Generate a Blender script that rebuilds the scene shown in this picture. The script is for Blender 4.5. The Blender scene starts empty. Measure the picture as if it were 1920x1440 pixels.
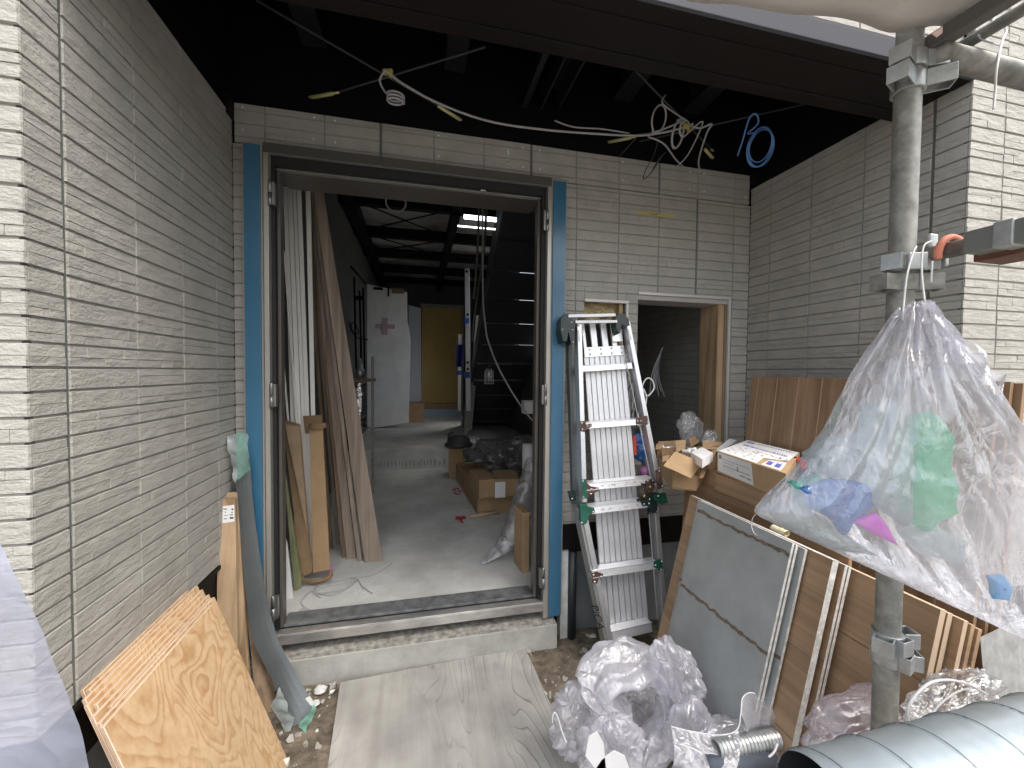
import bpy, bmesh, math, random
import numpy as np
from mathutils import Vector, Matrix, noise
random.seed(7)
sc = bpy.context.scene
COL = sc.collection
R = math.radians

# ------------------------------------------------------------------ camera
FPX = 754.88
CAMZ = 1.5
RX = Vector((0.974, -0.226, 0.010)); RY = None
_vx = Vector((4215-960, -(729-720), -FPX)).normalized()
_vy = Vector((785-960, -(696-720), -FPX)).normalized()
_vy = (_vy - _vx*_vx.dot(_vy)).normalized()
_vz = _vx.cross(_vy)
ROT = Matrix((_vx, _vy, _vz))            # camera coords -> world
CAM = Vector((0, 0, CAMZ))
cd = bpy.data.cameras.new("camera"); cam = bpy.data.objects.new("camera", cd); COL.objects.link(cam)
cam.matrix_world = Matrix.Translation(CAM) @ ROT.to_4x4()
cd.sensor_width = 36; cd.lens = 36*FPX/1920; cd.clip_start = 0.02; cd.clip_end = 300
sc.camera = cam

def P(x, y, **k):
    """a point of the place: pixel ray of the survey photograph met with a measured plane"""
    d = ROT @ Vector((x-960, -(y-720), -FPX))
    a, v = list(k.items())[0]
    i = 'XYZ'.index(a)
    return CAM + d*((v-CAM[i])/d[i])

# ------------------------------------------------------------------ light
w = bpy.data.worlds.new("World"); sc.world = w; w.use_nodes = True
nt = w.node_tree; nt.nodes.clear()
sky = nt.nodes.new('ShaderNodeTexSky'); sky.sky_type = 'NISHITA'; sky.sun_disc = False
sky.sun_elevation = R(62); sky.sun_rotation = R(148); sky.air_density = 1.2; sky.dust_density = 6; sky.ozone_density = 1
hs = nt.nodes.new('ShaderNodeHueSaturation'); hs.inputs['Saturation'].default_value = 0.5
bg = nt.nodes.new('ShaderNodeBackground'); bg.inputs['Strength'].default_value = 0.15
wo = nt.nodes.new('ShaderNodeOutputWorld')
nt.links.new(sky.outputs[0], hs.inputs['Color']); nt.links.new(hs.outputs[0], bg.inputs[0]); nt.links.new(bg.outputs[0], wo.inputs[0])
sl = bpy.data.lights.new("sun", 'SUN'); sl.energy = 0.42; sl.angle = R(35); sl.color = (1, 0.98, 0.95)
so = bpy.data.objects.new("sun", sl); COL.objects.link(so)
_sd = Vector((0.35, -0.55, 1.25)).normalized()
so.rotation_euler = _sd.to_track_quat('Z', 'Y').to_euler()
sc.view_settings.view_transform = 'Standard'; sc.view_settings.look = 'None'
sc.view_settings.exposure = 1.32; sc.view_settings.gamma = 1
sc.render.engine = 'CYCLES'
sc.cycles.max_bounces = 12; sc.cycles.transparent_max_bounces = 24; sc.cycles.diffuse_bounces = 6

# ------------------------------------------------------------------ materials
def mat(name, col, rough=.6, metal=0., var=None, bump=None, spec=.5, col2=None, alpha=None, emit=None, coat=0):
    m = bpy.data.materials.new(name); m.use_nodes = True
    n = m.node_tree.nodes; l = m.node_tree.links; b = n['Principled BSDF']
    b.inputs['Base Color'].default_value = (*col, 1); b.inputs['Roughness'].default_value = rough
    b.inputs['Metallic'].default_value = metal; b.inputs['Specular IOR Level'].default_value = spec
    b.inputs['Coat Weight'].default_value = coat
    if alpha is not None: b.inputs['Alpha'].default_value = alpha
    tc = n.new('ShaderNodeTexCoord')
    if var:                     # (scale, low factor, high factor, stretch)
        mp = n.new('ShaderNodeMapping'); mp.inputs['Scale'].default_value = var[3] if len(var) > 3 else (1, 1, 1)
        t = n.new('ShaderNodeTexNoise'); t.inputs['Scale'].default_value = var[0]; t.inputs['Detail'].default_value = 6; t.inputs['Roughness'].default_value = .62
        r = n.new('ShaderNodeValToRGB'); r.color_ramp.elements[0].position = .32; r.color_ramp.elements[1].position = .68
        c2 = col2 or tuple(c*var[2] for c in col)
        r.color_ramp.elements[0].color = (*[c*var[1] for c in col], 1); r.color_ramp.elements[1].color = (*c2, 1)
        l.new(tc.outputs['Object'], mp.inputs[0]); l.new(mp.outputs[0], t.inputs[0]); l.new(t.outputs[0], r.inputs[0]); l.new(r.outputs[0], b.inputs['Base Color'])
        rr = n.new('ShaderNodeMapRange'); rr.inputs['To Min'].default_value = max(0, rough-.1); rr.inputs['To Max'].default_value = min(1, rough+.12)
        l.new(t.outputs[0], rr.inputs[0]); l.new(rr.outputs[0], b.inputs['Roughness'])
    if bump:                    # (scale, strength, distance, stretch)
        mp = n.new('ShaderNodeMapping'); mp.inputs['Scale'].default_value = bump[3] if len(bump) > 3 else (1, 1, 1)
        t = n.new('ShaderNodeTexNoise'); t.inputs['Scale'].default_value = bump[0]; t.inputs['Detail'].default_value = 5
        bp = n.new('ShaderNodeBump'); bp.inputs['Strength'].default_value = bump[1]; bp.inputs['Distance'].default_value = bump[2]
        l.new(tc.outputs['Object'], mp.inputs[0]); l.new(mp.outputs[0], t.inputs[0]); l.new(t.outputs[0], bp.inputs['Height']); l.new(bp.outputs[0], b.inputs['Normal'])
    if emit:
        b.inputs['Emission Color'].default_value = (*col, 1); b.inputs['Emission Strength'].default_value = emit
    return m

def wood(name, c1, c2, scale=1., rot=(0, 0, 0), stretch=(14, 14, .9), rough=.55, ring=3.2, streak=.5, dist=5., mask=.5, dirt=.12, thin=False):
    """figured grain: distorted bands running along local z (before rot)"""
    m = bpy.data.materials.new(name); m.use_nodes = True
    n = m.node_tree.nodes; l = m.node_tree.links; b = n['Principled BSDF']; b.inputs['Roughness'].default_value = rough
    tc = n.new('ShaderNodeTexCoord'); mp = n.new('ShaderNodeMapping'); mp.inputs['Rotation'].default_value = rot
    m2 = n.new('ShaderNodeMapping'); m2.inputs['Scale'].default_value = tuple(s*scale for s in stretch)
    l.new(tc.outputs['Object'], mp.inputs[0]); l.new(mp.outputs[0], m2.inputs[0])
    big = n.new('ShaderNodeTexNoise'); big.inputs['Scale'].default_value = .42; big.inputs['Detail'].default_value = 3.2; big.inputs['Roughness'].default_value = .36; big.inputs['Distortion'].default_value = .5
    l.new(m2.outputs[0], big.inputs[0])
    mu = n.new('ShaderNodeMath'); mu.operation = 'MULTIPLY'; mu.inputs[1].default_value = ring*dist
    l.new(big.outputs[0], mu.inputs[0])
    s0_ = n.new('ShaderNodeMath'); s0_.operation = 'FRACT'; l.new(mu.outputs[0], s0_.inputs[0])
    cv = n.new('ShaderNodeValToRGB'); ce_ = cv.color_ramp.elements; ce_[0].position = 0; ce_[0].color = (.85, .85, .85, 1); ce_[1].position = 1; ce_[1].color = (.9, .9, .9, 1)
    for p_, v_ in (((.03, .75), (.10, .0), (.17, .75), (.6, .8)) if thin else ((.07, .35), (.16, 0.), (.30, .30), (.60, .78))):
        e = ce_.new(p_); e.color = (v_, v_, v_, 1)
    l.new(s0_.outputs[0], cv.inputs[0])
    pm = n.new('ShaderNodeTexNoise'); pm.inputs['Scale'].default_value = .8; pm.inputs['Detail'].default_value = 2; l.new(m2.outputs[0], pm.inputs[0])
    pr_ = n.new('ShaderNodeMapRange'); pr_.inputs['From Min'].default_value = .38; pr_.inputs['From Max'].default_value = .62; pr_.inputs['To Min'].default_value = mask
    if thin: pm.inputs['Scale'].default_value = .35; pr_.inputs['From Min'].default_value = .42; pr_.inputs['From Max'].default_value = .55
    l.new(pm.outputs[0], pr_.inputs[0])
    mxl = n.new('ShaderNodeMixRGB'); mxl.inputs[1].default_value = (.7, .7, .7, 1); l.new(pr_.outputs[0], mxl.inputs[0]); l.new(cv.outputs[0], mxl.inputs[2])
    fn = n.new('ShaderNodeTexNoise'); fn.inputs['Scale'].default_value = 3.5; fn.inputs['Detail'].default_value = 7; fn.inputs['Roughness'].default_value = .65
    m3 = n.new('ShaderNodeMapping'); m3.inputs['Scale'].default_value = (1, 1, .10)
    l.new(m2.outputs[0], m3.inputs[0]); l.new(m3.outputs[0], fn.inputs[0])
    ms = n.new('ShaderNodeMath'); ms.operation = 'SUBTRACT'; ms.inputs[1].default_value = .5; l.new(fn.outputs[0], ms.inputs[0])
    mx = n.new('ShaderNodeMath'); mx.operation = 'MULTIPLY_ADD'; mx.inputs[1].default_value = streak*2.2
    l.new(ms.outputs[0], mx.inputs[0]); l.new(mxl.outputs[0], mx.inputs[2])
    r = n.new('ShaderNodeValToRGB'); r.color_ramp.elements[0].color = (*c1, 1); r.color_ramp.elements[1].color = (*c2, 1)
    r.color_ramp.elements[0].position = .05; r.color_ramp.elements[1].position = .95
    l.new(mx.outputs[0], r.inputs[0])
    bl = n.new('ShaderNodeTexNoise'); bl.inputs['Scale'].default_value = 5; bl.inputs['Detail'].default_value = 6; l.new(tc.outputs['Object'], bl.inputs[0])
    br_ = n.new('ShaderNodeMapRange'); br_.inputs['From Min'].default_value = .3; br_.inputs['From Max'].default_value = .7; br_.inputs['To Min'].default_value = 1-dirt; br_.inputs['To Max'].default_value = 1+dirt*.4; l.new(bl.outputs[0], br_.inputs[0])
    mm = n.new('ShaderNodeMixRGB'); mm.blend_type = 'MULTIPLY'; mm.inputs[0].default_value = 1; l.new(r.outputs[0], mm.inputs[1]); l.new(br_.outputs[0], mm.inputs[2]); l.new(mm.outputs[0], b.inputs['Base Color'])
    bp = n.new('ShaderNodeBump'); bp.inputs['Strength'].default_value = .2; bp.inputs['Distance'].default_value = .0004
    l.new(mx.outputs[0], bp.inputs['Height']); l.new(bp.outputs[0], b.inputs['Normal'])
    return m

def film(name, col, opac=.4, rough=.18, bscale=26, bstr=.6, gloss=.35, st=(1, 1, 1)):
    """thin crumpled polythene: see-through, with straight creases that catch the light"""
    m = bpy.data.materials.new(name); m.use_nodes = True
    n = m.node_tree.nodes; l = m.node_tree.links; n.clear()
    out = n.new('ShaderNodeOutputMaterial'); tr = n.new('ShaderNodeBsdfTransparent'); tr.inputs[0].default_value = (*[.9+.1*c for c in col], 1)
    df = n.new('ShaderNodeBsdfDiffuse'); df.inputs[0].default_value = (*col, 1)
    tl = n.new('ShaderNodeBsdfTranslucent'); tl.inputs[0].default_value = (*col, 1)
    gl = n.new('ShaderNodeBsdfGlossy'); gl.inputs['Roughness'].default_value = rough; gl.inputs[0].default_value = (1, 1, 1, 1)
    tc = n.new('ShaderNodeTexCoord')
    wp = n.new('ShaderNodeTexNoise'); wp.inputs['Scale'].default_value = bscale*.35; wp.inputs['Detail'].default_value = 2
    l.new(tc.outputs['Object'], wp.inputs[0])
    wm = n.new('ShaderNodeMixRGB'); wm.blend_type = 'LINEAR_LIGHT'; wm.inputs[0].default_value = .035
    l.new(tc.outputs['Object'], wm.inputs[1]); l.new(wp.outputs['Color'], wm.inputs[2])
    hs_ = []
    for k_, (sc_, am) in enumerate(((bscale*.12, .62), (bscale*.34, .30), (bscale*.95, .14), (bscale*3.2, .05))):
        mp = n.new('ShaderNodeMapping'); mp.inputs['Rotation'].default_value = (.5+k_*1.3, .9*k_, 1.1+2.1*k_)
        m0 = n.new('ShaderNodeMapping'); m0.inputs['Scale'].default_value = st; l.new(tc.outputs['Object'], m0.inputs[0]); l.new(m0.outputs[0], mp.inputs[0])
        if k_ < 3:
            v = n.new('ShaderNodeTexNoise'); v.inputs['Scale'].default_value = sc_*2.6; v.inputs['Detail'].default_value = 1.5; v.inputs['Distortion'].default_value = 1.6
            l.new(mp.outputs[0], v.inputs[0])
            ab = n.new('ShaderNodeMath'); ab.operation = 'SUBTRACT'; ab.inputs[1].default_value = .5; l.new(v.outputs[0], ab.inputs[0])
            a2 = n.new('ShaderNodeMath'); a2.operation = 'ABSOLUTE'; l.new(ab.outputs[0], a2.inputs[0])
            src = a2.outputs[0]; am = am*-3.2
        else:
            v = n.new('ShaderNodeTexVoronoi'); v.feature = 'F1'; v.inputs['Scale'].default_value = sc_; l.new(mp.outputs[0], v.inputs['Vector']); src = v.outputs['Distance']
        k = n.new('ShaderNodeMath'); k.operation = 'MULTIPLY'; k.inputs[1].default_value = am; l.new(src, k.inputs[0]); hs_.append(k)
    s1 = n.new('ShaderNodeMath'); s1.operation = 'ADD'; l.new(hs_[0].outputs[0], s1.inputs[0]); l.new(hs_[1].outputs[0], s1.inputs[1])
    s1b = n.new('ShaderNodeMath'); s1b.operation = 'ADD'; l.new(s1.outputs[0], s1b.inputs[0]); l.new(hs_[2].outputs[0], s1b.inputs[1])
    s2 = n.new('ShaderNodeMath'); s2.operation = 'ADD'; l.new(s1b.outputs[0], s2.inputs[0]); l.new(hs_[3].outputs[0], s2.inputs[1])
    bp = n.new('ShaderNodeBump'); bp.inputs['Strength'].default_value = bstr; bp.inputs['Distance'].default_value = .012
    l.new(s2.outputs[0], bp.inputs['Height'])
    for s in (df, tl, gl): l.new(bp.outputs[0], s.inputs['Normal'])
    a = n.new('ShaderNodeMixShader'); a.inputs[0].default_value = .5; l.new(df.outputs[0], a.inputs[1]); l.new(tl.outputs[0], a.inputs[2])
    t2 = n.new('ShaderNodeTexNoise'); t2.inputs['Scale'].default_value = 7; t2.inputs['Detail'].default_value = 5
    l.new(tc.outputs['Object'], t2.inputs[0])
    mr = n.new('ShaderNodeMapRange'); mr.inputs['From Min'].default_value = .35; mr.inputs['From Max'].default_value = .65
    mr.inputs['To Min'].default_value = opac*.55; mr.inputs['To Max'].default_value = min(1, opac*1.35)
    l.new(t2.outputs[0], mr.inputs[0])
    c = n.new('ShaderNodeMixShader'); l.new(mr.outputs[0], c.inputs[0]); l.new(tr.outputs[0], c.inputs[1]); l.new(a.outputs[0], c.inputs[2])
    fr = n.new('ShaderNodeFresnel'); fr.inputs['IOR'].default_value = 1.5; l.new(bp.outputs[0], fr.inputs['Normal'])
    fm = n.new('ShaderNodeMath'); fm.operation = 'MULTIPLY_ADD'; fm.inputs[1].default_value = gloss; fm.inputs[2].default_value = gloss*.2
    l.new(fr.outputs[0], fm.inputs[0])
    d = n.new('ShaderNodeMixShader'); l.new(fm.outputs[0], d.inputs[0]); l.new(c.outputs[0], d.inputs[1]); l.new(gl.outputs[0], d.inputs[2])
    l.new(d.outputs[0], out.inputs[0])
    return m

# ------------------------------------------------------------------ mesh helpers
class MB:
    def __init__(s): s.v = []; s.f = []; s.m = []; s.sm = []
    def add(s, vs, fs, mi=0, smooth=False):
        o = len(s.v); s.v += [Vector(v) for v in vs]
        for f in fs: s.f.append([o+i for i in f]); s.m.append(mi); s.sm.append(smooth)
        return s
    def box(s, a, b, mi=0):
        x0, y0, z0 = [min(p, q) for p, q in zip(a, b)]; x1, y1, z1 = [max(p, q) for p, q in zip(a, b)]
        return s.hexa([(x0,y0,z0),(x1,y0,z0),(x1,y1,z0),(x0,y1,z0),(x0,y0,z1),(x1,y0,z1),(x1,y1,z1),(x0,y1,z1)], mi)
    def hexa(s, c, mi=0):
        return s.add(c, [(0,3,2,1),(4,5,6,7),(0,1,5,4),(1,2,6,5),(2,3,7,6),(3,0,4,7)], mi)
    def obox(s, c, ax, ay, az, mi=0):
        """centre and three half-axis vectors"""
        c = Vector(c); ax, ay, az = Vector(ax), Vector(ay), Vector(az)
        return s.hexa([c-ax-ay-az, c+ax-ay-az, c+ax+ay-az, c-ax+ay-az, c-ax-ay+az, c+ax-ay+az, c+ax+ay+az, c-ax+ay+az], mi)
    def bar(s, p, q, wd, th, up=(0, 0, 1), mi=0):
        """rectangular bar from p to q; wd across, th along 'up'"""
        p, q = Vector(p), Vector(q); d = (q-p); L = d.length; d.normalize()
        u = Vector(up); side = d.cross(u)
        if side.length < 1e-4: side = d.cross(Vector((1, 0, 0)))
        side.normalize(); u = side.cross(d).normalized()
        return s.obox((p+q)/2, d*L/2, side*wd/2, u*th/2, mi)
    def plate(s, pts, off, mi=0):
        """planar polygon given thickness by the offset vector"""
        pts = [Vector(p) for p in pts]; off = Vector(off); n = len(pts)
        fs = [list(range(n))[::-1], [n+i for i in range(n)]]
        fs += [(i, (i+1) % n, n+(i+1) % n, n+i) for i in range(n)]
        return s.add(pts+[p+off for p in pts], fs, mi)
    def tube(s, path, r, n=10, mi=0, cap=True, closed=False):
        path = [Vector(p) for p in path]; N = len(path)
        rr = r if isinstance(r, (list, tuple)) else [r]*N
        vs = []; prev = None
        for i, p in enumerate(path):
            a = path[i-1] if i else (path[-1] if closed else p); b = path[(i+1) % N] if (i < N-1 or closed) else p
            d = (b-a).normalized()
            if prev is None:
                u = d.cross(Vector((0, 0, 1)));
                if u.length < .1: u = d.cross(Vector((0, 1, 0)))
            else: u = prev - d*prev.dot(d)
            u.normalize(); prev = u; v = d.cross(u)
            vs += [p + (u*math.cos(t*2*math.pi/n) + v*math.sin(t*2*math.pi/n))*rr[i] for t in range(n)]
        fs = []
        for i in range(N if closed else N-1):
            for t in range(n):
                j = (i+1) % N
                fs.append((i*n+t, i*n+(t+1) % n, j*n+(t+1) % n, j*n+t))
        if cap and not closed: fs += [tuple(range(n))[::-1], tuple((N-1)*n+t for t in range(n))]
        return s.add(vs, fs, mi, True)
    def lathe(s, base, prof, n=24, axis=(0, 0, 1), mi=0):
        base = Vector(base); ax = Vector(axis).normalized(); u = ax.cross(Vector((0, 1, 0)))
        if u.length < .1: u = ax.cross(Vector((1, 0, 0)))
        u.normalize(); v = ax.cross(u); vs = []
        for r, h in prof: vs += [base+ax*h+(u*math.cos(2*math.pi*t/n)+v*math.sin(2*math.pi*t/n))*r for t in range(n)]
        fs = [(i*n+t, i*n+(t+1) % n, (i+1)*n+(t+1) % n, (i+1)*n+t) for i in range(len(prof)-1) for t in range(n)]
        return s.add(vs, fs, mi, True)
    def grid(s, fn, nu, nv, mi=0, closed=False, smooth=True):
        vs = [fn(i/(nu if closed else nu-1), j/(nv-1)) for j in range(nv) for i in range(nu)]
        fs = [(j*nu+i, j*nu+(i+1) % nu, (j+1)*nu+(i+1) % nu, (j+1)*nu+i) for j in range(nv-1) for i in range(nu if closed else nu-1)]
        return s.add(vs, fs, mi, smooth)
    def build(s, name, mats, parent=None, bevel=0, solid=0, weld=False):
        if not isinstance(mats, (list, tuple)): mats = [mats]
        base = parent_world(parent) if parent else None
        me = bpy.data.meshes.new(name)
        o = bpy.data.objects.new(name, me); COL.objects.link(o)
        if parent: org = base; o.parent = parent
        else:
            mn = Vector([min(v[i] for v in s.v) for i in range(3)]); mx = Vector([max(v[i] for v in s.v) for i in range(3)])
            org = Vector(((mn.x+mx.x)/2, (mn.y+mx.y)/2, mn.z)); o.location = org
        me.from_pydata([tuple(v-org) for v in s.v], [], s.f); me.update()
        for mm in mats: me.materials.append(mm)
        me.polygons.foreach_set('material_index', s.m); me.polygons.foreach_set('use_smooth', s.sm)
        bm = bmesh.new(); bm.from_mesh(me)
        if weld: bmesh.ops.remove_doubles(bm, verts=bm.verts, dist=1e-5)
        bmesh.ops.recalc_face_normals(bm, faces=bm.faces); bm.to_mesh(me); bm.free()
        if bevel:
            b = o.modifiers.new('bevel', 'BEVEL'); b.width = bevel; b.segments = 2; b.limit_method = 'ANGLE'; b.angle_limit = R(40)
        if solid:
            b = o.modifiers.new('solid', 'SOLIDIFY'); b.thickness = solid; b.offset = 0
        return o

def parent_world(o):
    v = Vector(o.location)
    while o.parent: o = o.parent; v += o.location
    return v
def tag(o, label, cat, group=None):
    o['label'] = label; o['category'] = cat
    if group: o['group'] = group
    return o
def empty(name, loc, label, cat, group=None):
    o = bpy.data.objects.new(name, None); COL.objects.link(o); o.location = loc; o.empty_display_size = .05
    return tag(o, label, cat, group)
def struct(o): o['kind'] = 'structure'; return o
def lerp(a, b, t): return a+(b-a)*t
def spline(pts, n=8, closed=False):
    pts = [Vector(p) for p in pts]; N = len(pts); out = []
    for i in range(N if closed else N-1):
        p0 = pts[(i-1) % N] if (i or closed) else pts[0]; p1 = pts[i]; p2 = pts[(i+1) % N]; p3 = pts[(i+2) % N] if (i < N-2 or closed) else p2
        for k in range(n):
            t = k/n
            out.append(.5*((2*p1)+(p2-p0)*t+(2*p0-5*p1+4*p2-p3)*t*t+(3*p1-p0-3*p2+p3)*t**3))
    if not closed: out.append(pts[-1])
    return out
def ridge(p, f, octv=3):
    v = 0; a = 1
    for k in range(octv):
        v += a*(1-2*abs(noise.noise(p*f+Vector((k*7.3, 1.7, -k*3.1))))); a *= .5; f *= 2.1
    return v

_cd = []
_rg = random.Random(21)
for _k in range(9):
    _d = Vector((_rg.gauss(0, 1), _rg.gauss(0, 1), _rg.gauss(0, 1))).normalized(); _cd.append((_d, _rg.uniform(.6, 2.6), _rg.uniform(0, 9)))
def tri(x): return abs((x % 2.0)-1)*2-1
def crease(p, f):
    """straight folds running every way, as in crushed film (about -1..1)"""
    w = Vector((noise.noise(p*f*.6), noise.noise(p*f*.6+Vector((7, 1, 3))), noise.noise(p*f*.6+Vector((2, 9, 5)))))*.8
    q = p*f+w; h = 0
    for d, s_, ph in _cd:
        t = (q.dot(d)*s_+ph) % 2.0; h += (abs(t-1)*2-1)/(.6+s_)
    return h*.32
# ------------------------------------------------------------------ shared materials
M = {}
def siding_mat(name, col, bstr):
    m = mat(name, col, .72, 0, (9, .9, 1.1), None, .35)
    n = m.node_tree.nodes; l = m.node_tree.links; b = n['Principled BSDF']; tc = n['Texture Coordinate']
    mu = n.new('ShaderNodeTexNoise'); mu.inputs['Scale'].default_value = 42; mu.inputs['Detail'].default_value = 7; mu.inputs['Roughness'].default_value = .6
    mp = n.new('ShaderNodeMapping'); mp.inputs['Scale'].default_value = (.55, .55, 1.3)
    l.new(tc.outputs['Object'], mp.inputs[0]); l.new(mp.outputs[0], mu.inputs[0])
    vo = n.new('ShaderNodeTexNoise'); vo.inputs['Scale'].default_value = 160; vo.inputs['Detail'].default_value = 3
    l.new(tc.outputs['Object'], vo.inputs[0])
    ad = n.new('ShaderNodeMath'); ad.operation = 'MULTIPLY_ADD'; ad.inputs[1].default_value = .25; l.new(vo.outputs[0], ad.inputs[0]); l.new(mu.outputs[0], ad.inputs[2])
    bp = n.new('ShaderNodeBump'); bp.inputs['Strength'].default_value = bstr; bp.inputs['Distance'].default_value = .013
    l.new(ad.outputs[0], bp.inputs['Height']); l.new(bp.outputs[0], b.inputs['Normal'])
    return m
M['siding'] = siding_mat('stone_siding', (.395, .383, .348), .55)
M['joint'] = mat('siding_joint', (.29, .28, .255), .85)
M['sealant'] = mat('grey_sealant', (.13, .14, .125), .5)
M['dark_metal'] = mat('dark_brown_soffit', (.0085, .0060, .0054), .6, 0, (3, .8, 1.2), None, .25)
M['black'] = mat('black_steel', (.006, .006, .007), .6, 0, None, None, .15)
M['joist'] = mat('joist_grey', (.014, .014, .016), .5)
M['deckpanel'] = mat('grey_deck_panel', (.42, .42, .40), .8, 0, (4, .7, 1.3))
M['flash'] = mat('grey_flashing', (.085, .088, .10), .8, 0, None, None, .1)
M['galv'] = mat('galvanised_steel', (.50, .52, .52), .42, .75, (22, .72, 1.15), (60, .15, .001))
M['hinge'] = mat('hinge_metal', (.30, .30, .29), .35, .8)
M['galv_worn'] = mat('weathered_galvanised', (.34, .34, .31), .55, .45, (30, .6, 1.2), (70, .4, .002))
M['alu'] = mat('aluminium', (.74, .75, .77), .34, .75, (30, .88, 1.06, (6, 6, .3)))
M['alu_w'] = mat('brushed_aluminium_panel', (.80, .81, .83), .38, .55, (40, .86, 1.05, (6, 6, .15)))
M['frame'] = mat('bronze_frame', (.13, .124, .112), .38, .35)
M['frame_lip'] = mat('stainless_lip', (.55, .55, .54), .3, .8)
M['sill'] = mat('stainless_sill', (.60, .59, .57), .34, .75, (14, .6, 1.2, (.4, 1, 1)), (40, .2, .001))
M['rubber'] = mat('black_rubber', (.012, .012, .013), .6)
M['blue'] = mat('blue_film', (.045, .15, .255), .22, 0, (1.6, .9, 1.1, (1, 1, .5)), None, .7)
M['conc'] = mat('concrete', (.40, .40, .37), .85, 0, (7, .72, 1.12), (40, .5, .004))
M['conc_dirty'] = mat('concrete_dusty', (.30, .29, .26), .9, 0, (30, .45, 1.5), (60, .7, .004))
M['floor'] = mat('concrete_floor', (.58, .59, .565), .7, 0, (2.2, .74, 1.22), (50, .25, .003))
M['soil'] = mat('soil', (.14, .115, .085), .95, 0, (18, .5, 1.6), (35, 1, .02))
M['foam'] = mat('white_insulation', (.62, .63, .60), .8, 0, (20, .8, 1.05))
M['tarpgrey'] = mat('grey_sheet', (.20, .215, .22), .5, 0, (6, .8, 1.2), (14, .6, .01))
M['pvc'] = mat('white_pvc', (.86, .86, .82), .45, 0, (20, .93, 1.03, (6, 6, .3)))
M['card'] = mat('cardboard', (.40, .27, .15), .85, 0, (9, .86, 1.1), (160, .15, .001, (1, 1, .1)))
M['card_d'] = mat('cardboard_dark', (.24, .155, .085), .85, 0, (9, .82, 1.1))
M['yellow'] = mat('yellow_board', (.62, .46, .16), .7, 0, (2, .9, 1.1))
M['white'] = mat('white_paper', (.80, .80, .80), .6)
M['wrap'] = mat('white_wrap', (.86, .87, .87), .5, 0, (5, .9, 1.05), (6, .5, .01))
M['blueboard'] = mat('pale_blue_board', (.42, .55, .62), .6)
M['darkwall'] = mat('dark_interior_wall', (.10, .10, .098), .8, 0, (3, .8, 1.2))
M['stair'] = mat('black_stair_steel', (.055, .058, .064), .5)
M['cable'] = mat('grey_cable', (.42, .42, .43), .45)
M['cable_d'] = mat('dark_cable', (.05, .05, .055), .5)
M['cable_b'] = mat('blue_cable', (.16, .36, .78), .4)
M['cable_w'] = mat('white_cord', (.8, .8, .8), .5)
M['tag'] = mat('yellow_tag', (.55, .45, .08), .6)
M['brass'] = mat('zinc_yellow_steel', (.62, .60, .30), .4, .2)
M['green'] = mat('green_plastic', (.012, .085, .058), .42, 0, (25, .7, 1.5))
M['greend'] = mat('dark_green_plastic', (.012, .030, .028), .35)
M['rust'] = mat('brown_rust_bracket', (.085, .045, .035), .6, 0, (40, .5, 1.5))
M['rivet'] = mat('rivet_steel', (.8, .8, .8), .25, .6)
M['ink'] = mat('dark_ink', (.03, .03, .035), .6)
M['inkb'] = mat('blue_ink', (.10, .12, .38), .6)
M['red'] = mat('red_print', (.6, .06, .05), .5)
M['salmon'] = mat('salmon_paint', (.72, .26, .17), .6, 0, (20, .8, 1.1))
M['redbrown'] = mat('rusty_plank', (.16, .075, .05), .7, 0, (14, .6, 1.4))
M['bluetape'] = mat('blue_tape', (.05, .13, .50), .5)
M['navy'] = mat('navy_cloth', (.012, .018, .13), .7)
M['magenta'] = mat('magenta_plastic', (.70, .10, .66), .35)
M['pinkv'] = mat('violet_plastic', (.42, .18, .38), .5)
M['foil'] = mat('foil', (.8, .8, .8), .12, 1, None, (22, 1, .02))
M['insul'] = mat('glass_wool', (.50, .40, .22), .95, 0, (26, .55, 1.35, (1, 1, 2.5)), (30, 1, .02))
M['steelstrip'] = mat('dark_steel_strip', (.125, .14, .145), .32, .35, (3, .85, 1.15))
M['greenboard'] = mat('olive_board_edge', (.22, .23, .12), .8, 0, (50, .7, 1.2, (1, 1, .1)))
M['tarp'] = mat('beige_scaffold_sheet', (.62, .59, .55), .75, 0, (3, .9, 1.05), (5, .7, .02))
M['duct'] = mat('spiral_duct_steel', (.40, .46, .49), .36, .35, (14, .9, 1.05), (26, .12, .001))
M['ply'] = wood('larch_plywood', (.50, .29, .135), (.67, .48, .285), 1, (0, R(-14), 0), (11, 11, .9), .5, 3.0, .9, 7, .55, .08)
M['plyedge'] = mat('plywood_edge', (.74, .63, .50), .8, 0, (60, .8, 1.1, (1, .12, 1)))
M['plygrey'] = wood('weathered_formply', (.20, .19, .175), (.43, .42, .39), 1, (R(90), 0, 0), (8, 8, 2.4), .8, 3.6, .34, 8, .0, .30, True)
M['lumber'] = wood('pale_lumber', (.30, .20, .11), (.50, .355, .22), 1, (0, 0, 0), (16, 16, .8), .7, 1.6, .6, 4)
M['lumber_d'] = wood('dirty_lumber', (.17, .115, .07), (.30, .21, .135), 1, (0, 0, 0), (16, 16, .8), .8, 1.6, .6, 4)
M['walnut'] = wood('ash_brown_board', (.16, .122, .095), (.34, .275, .22), 1, (0, 0, 0), (12, 12, .5), .6, 1.2, .9, 4, .4)
M['wsiding'] = wood('wood_grain_siding', (.25, .155, .085), (.41, .275, .165), 1, (R(90), 0, 0), (12, 12, .35), .5, .6, 1.0, 4, .3)
M['wsiding_v'] = wood('wood_grain_siding_upright', (.22, .135, .075), (.36, .24, .145), 1, (0, 0, 0), (12, 12, .35), .5, .6, 1.0, 4, .3)
M['groove'] = mat('pale_groove', (.42, .29, .19), .7)
M['cement'] = mat('cement_board_back', (.35, .37, .365), .75, 0, (5, .82, 1.12), (30, .25, .002))
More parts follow.
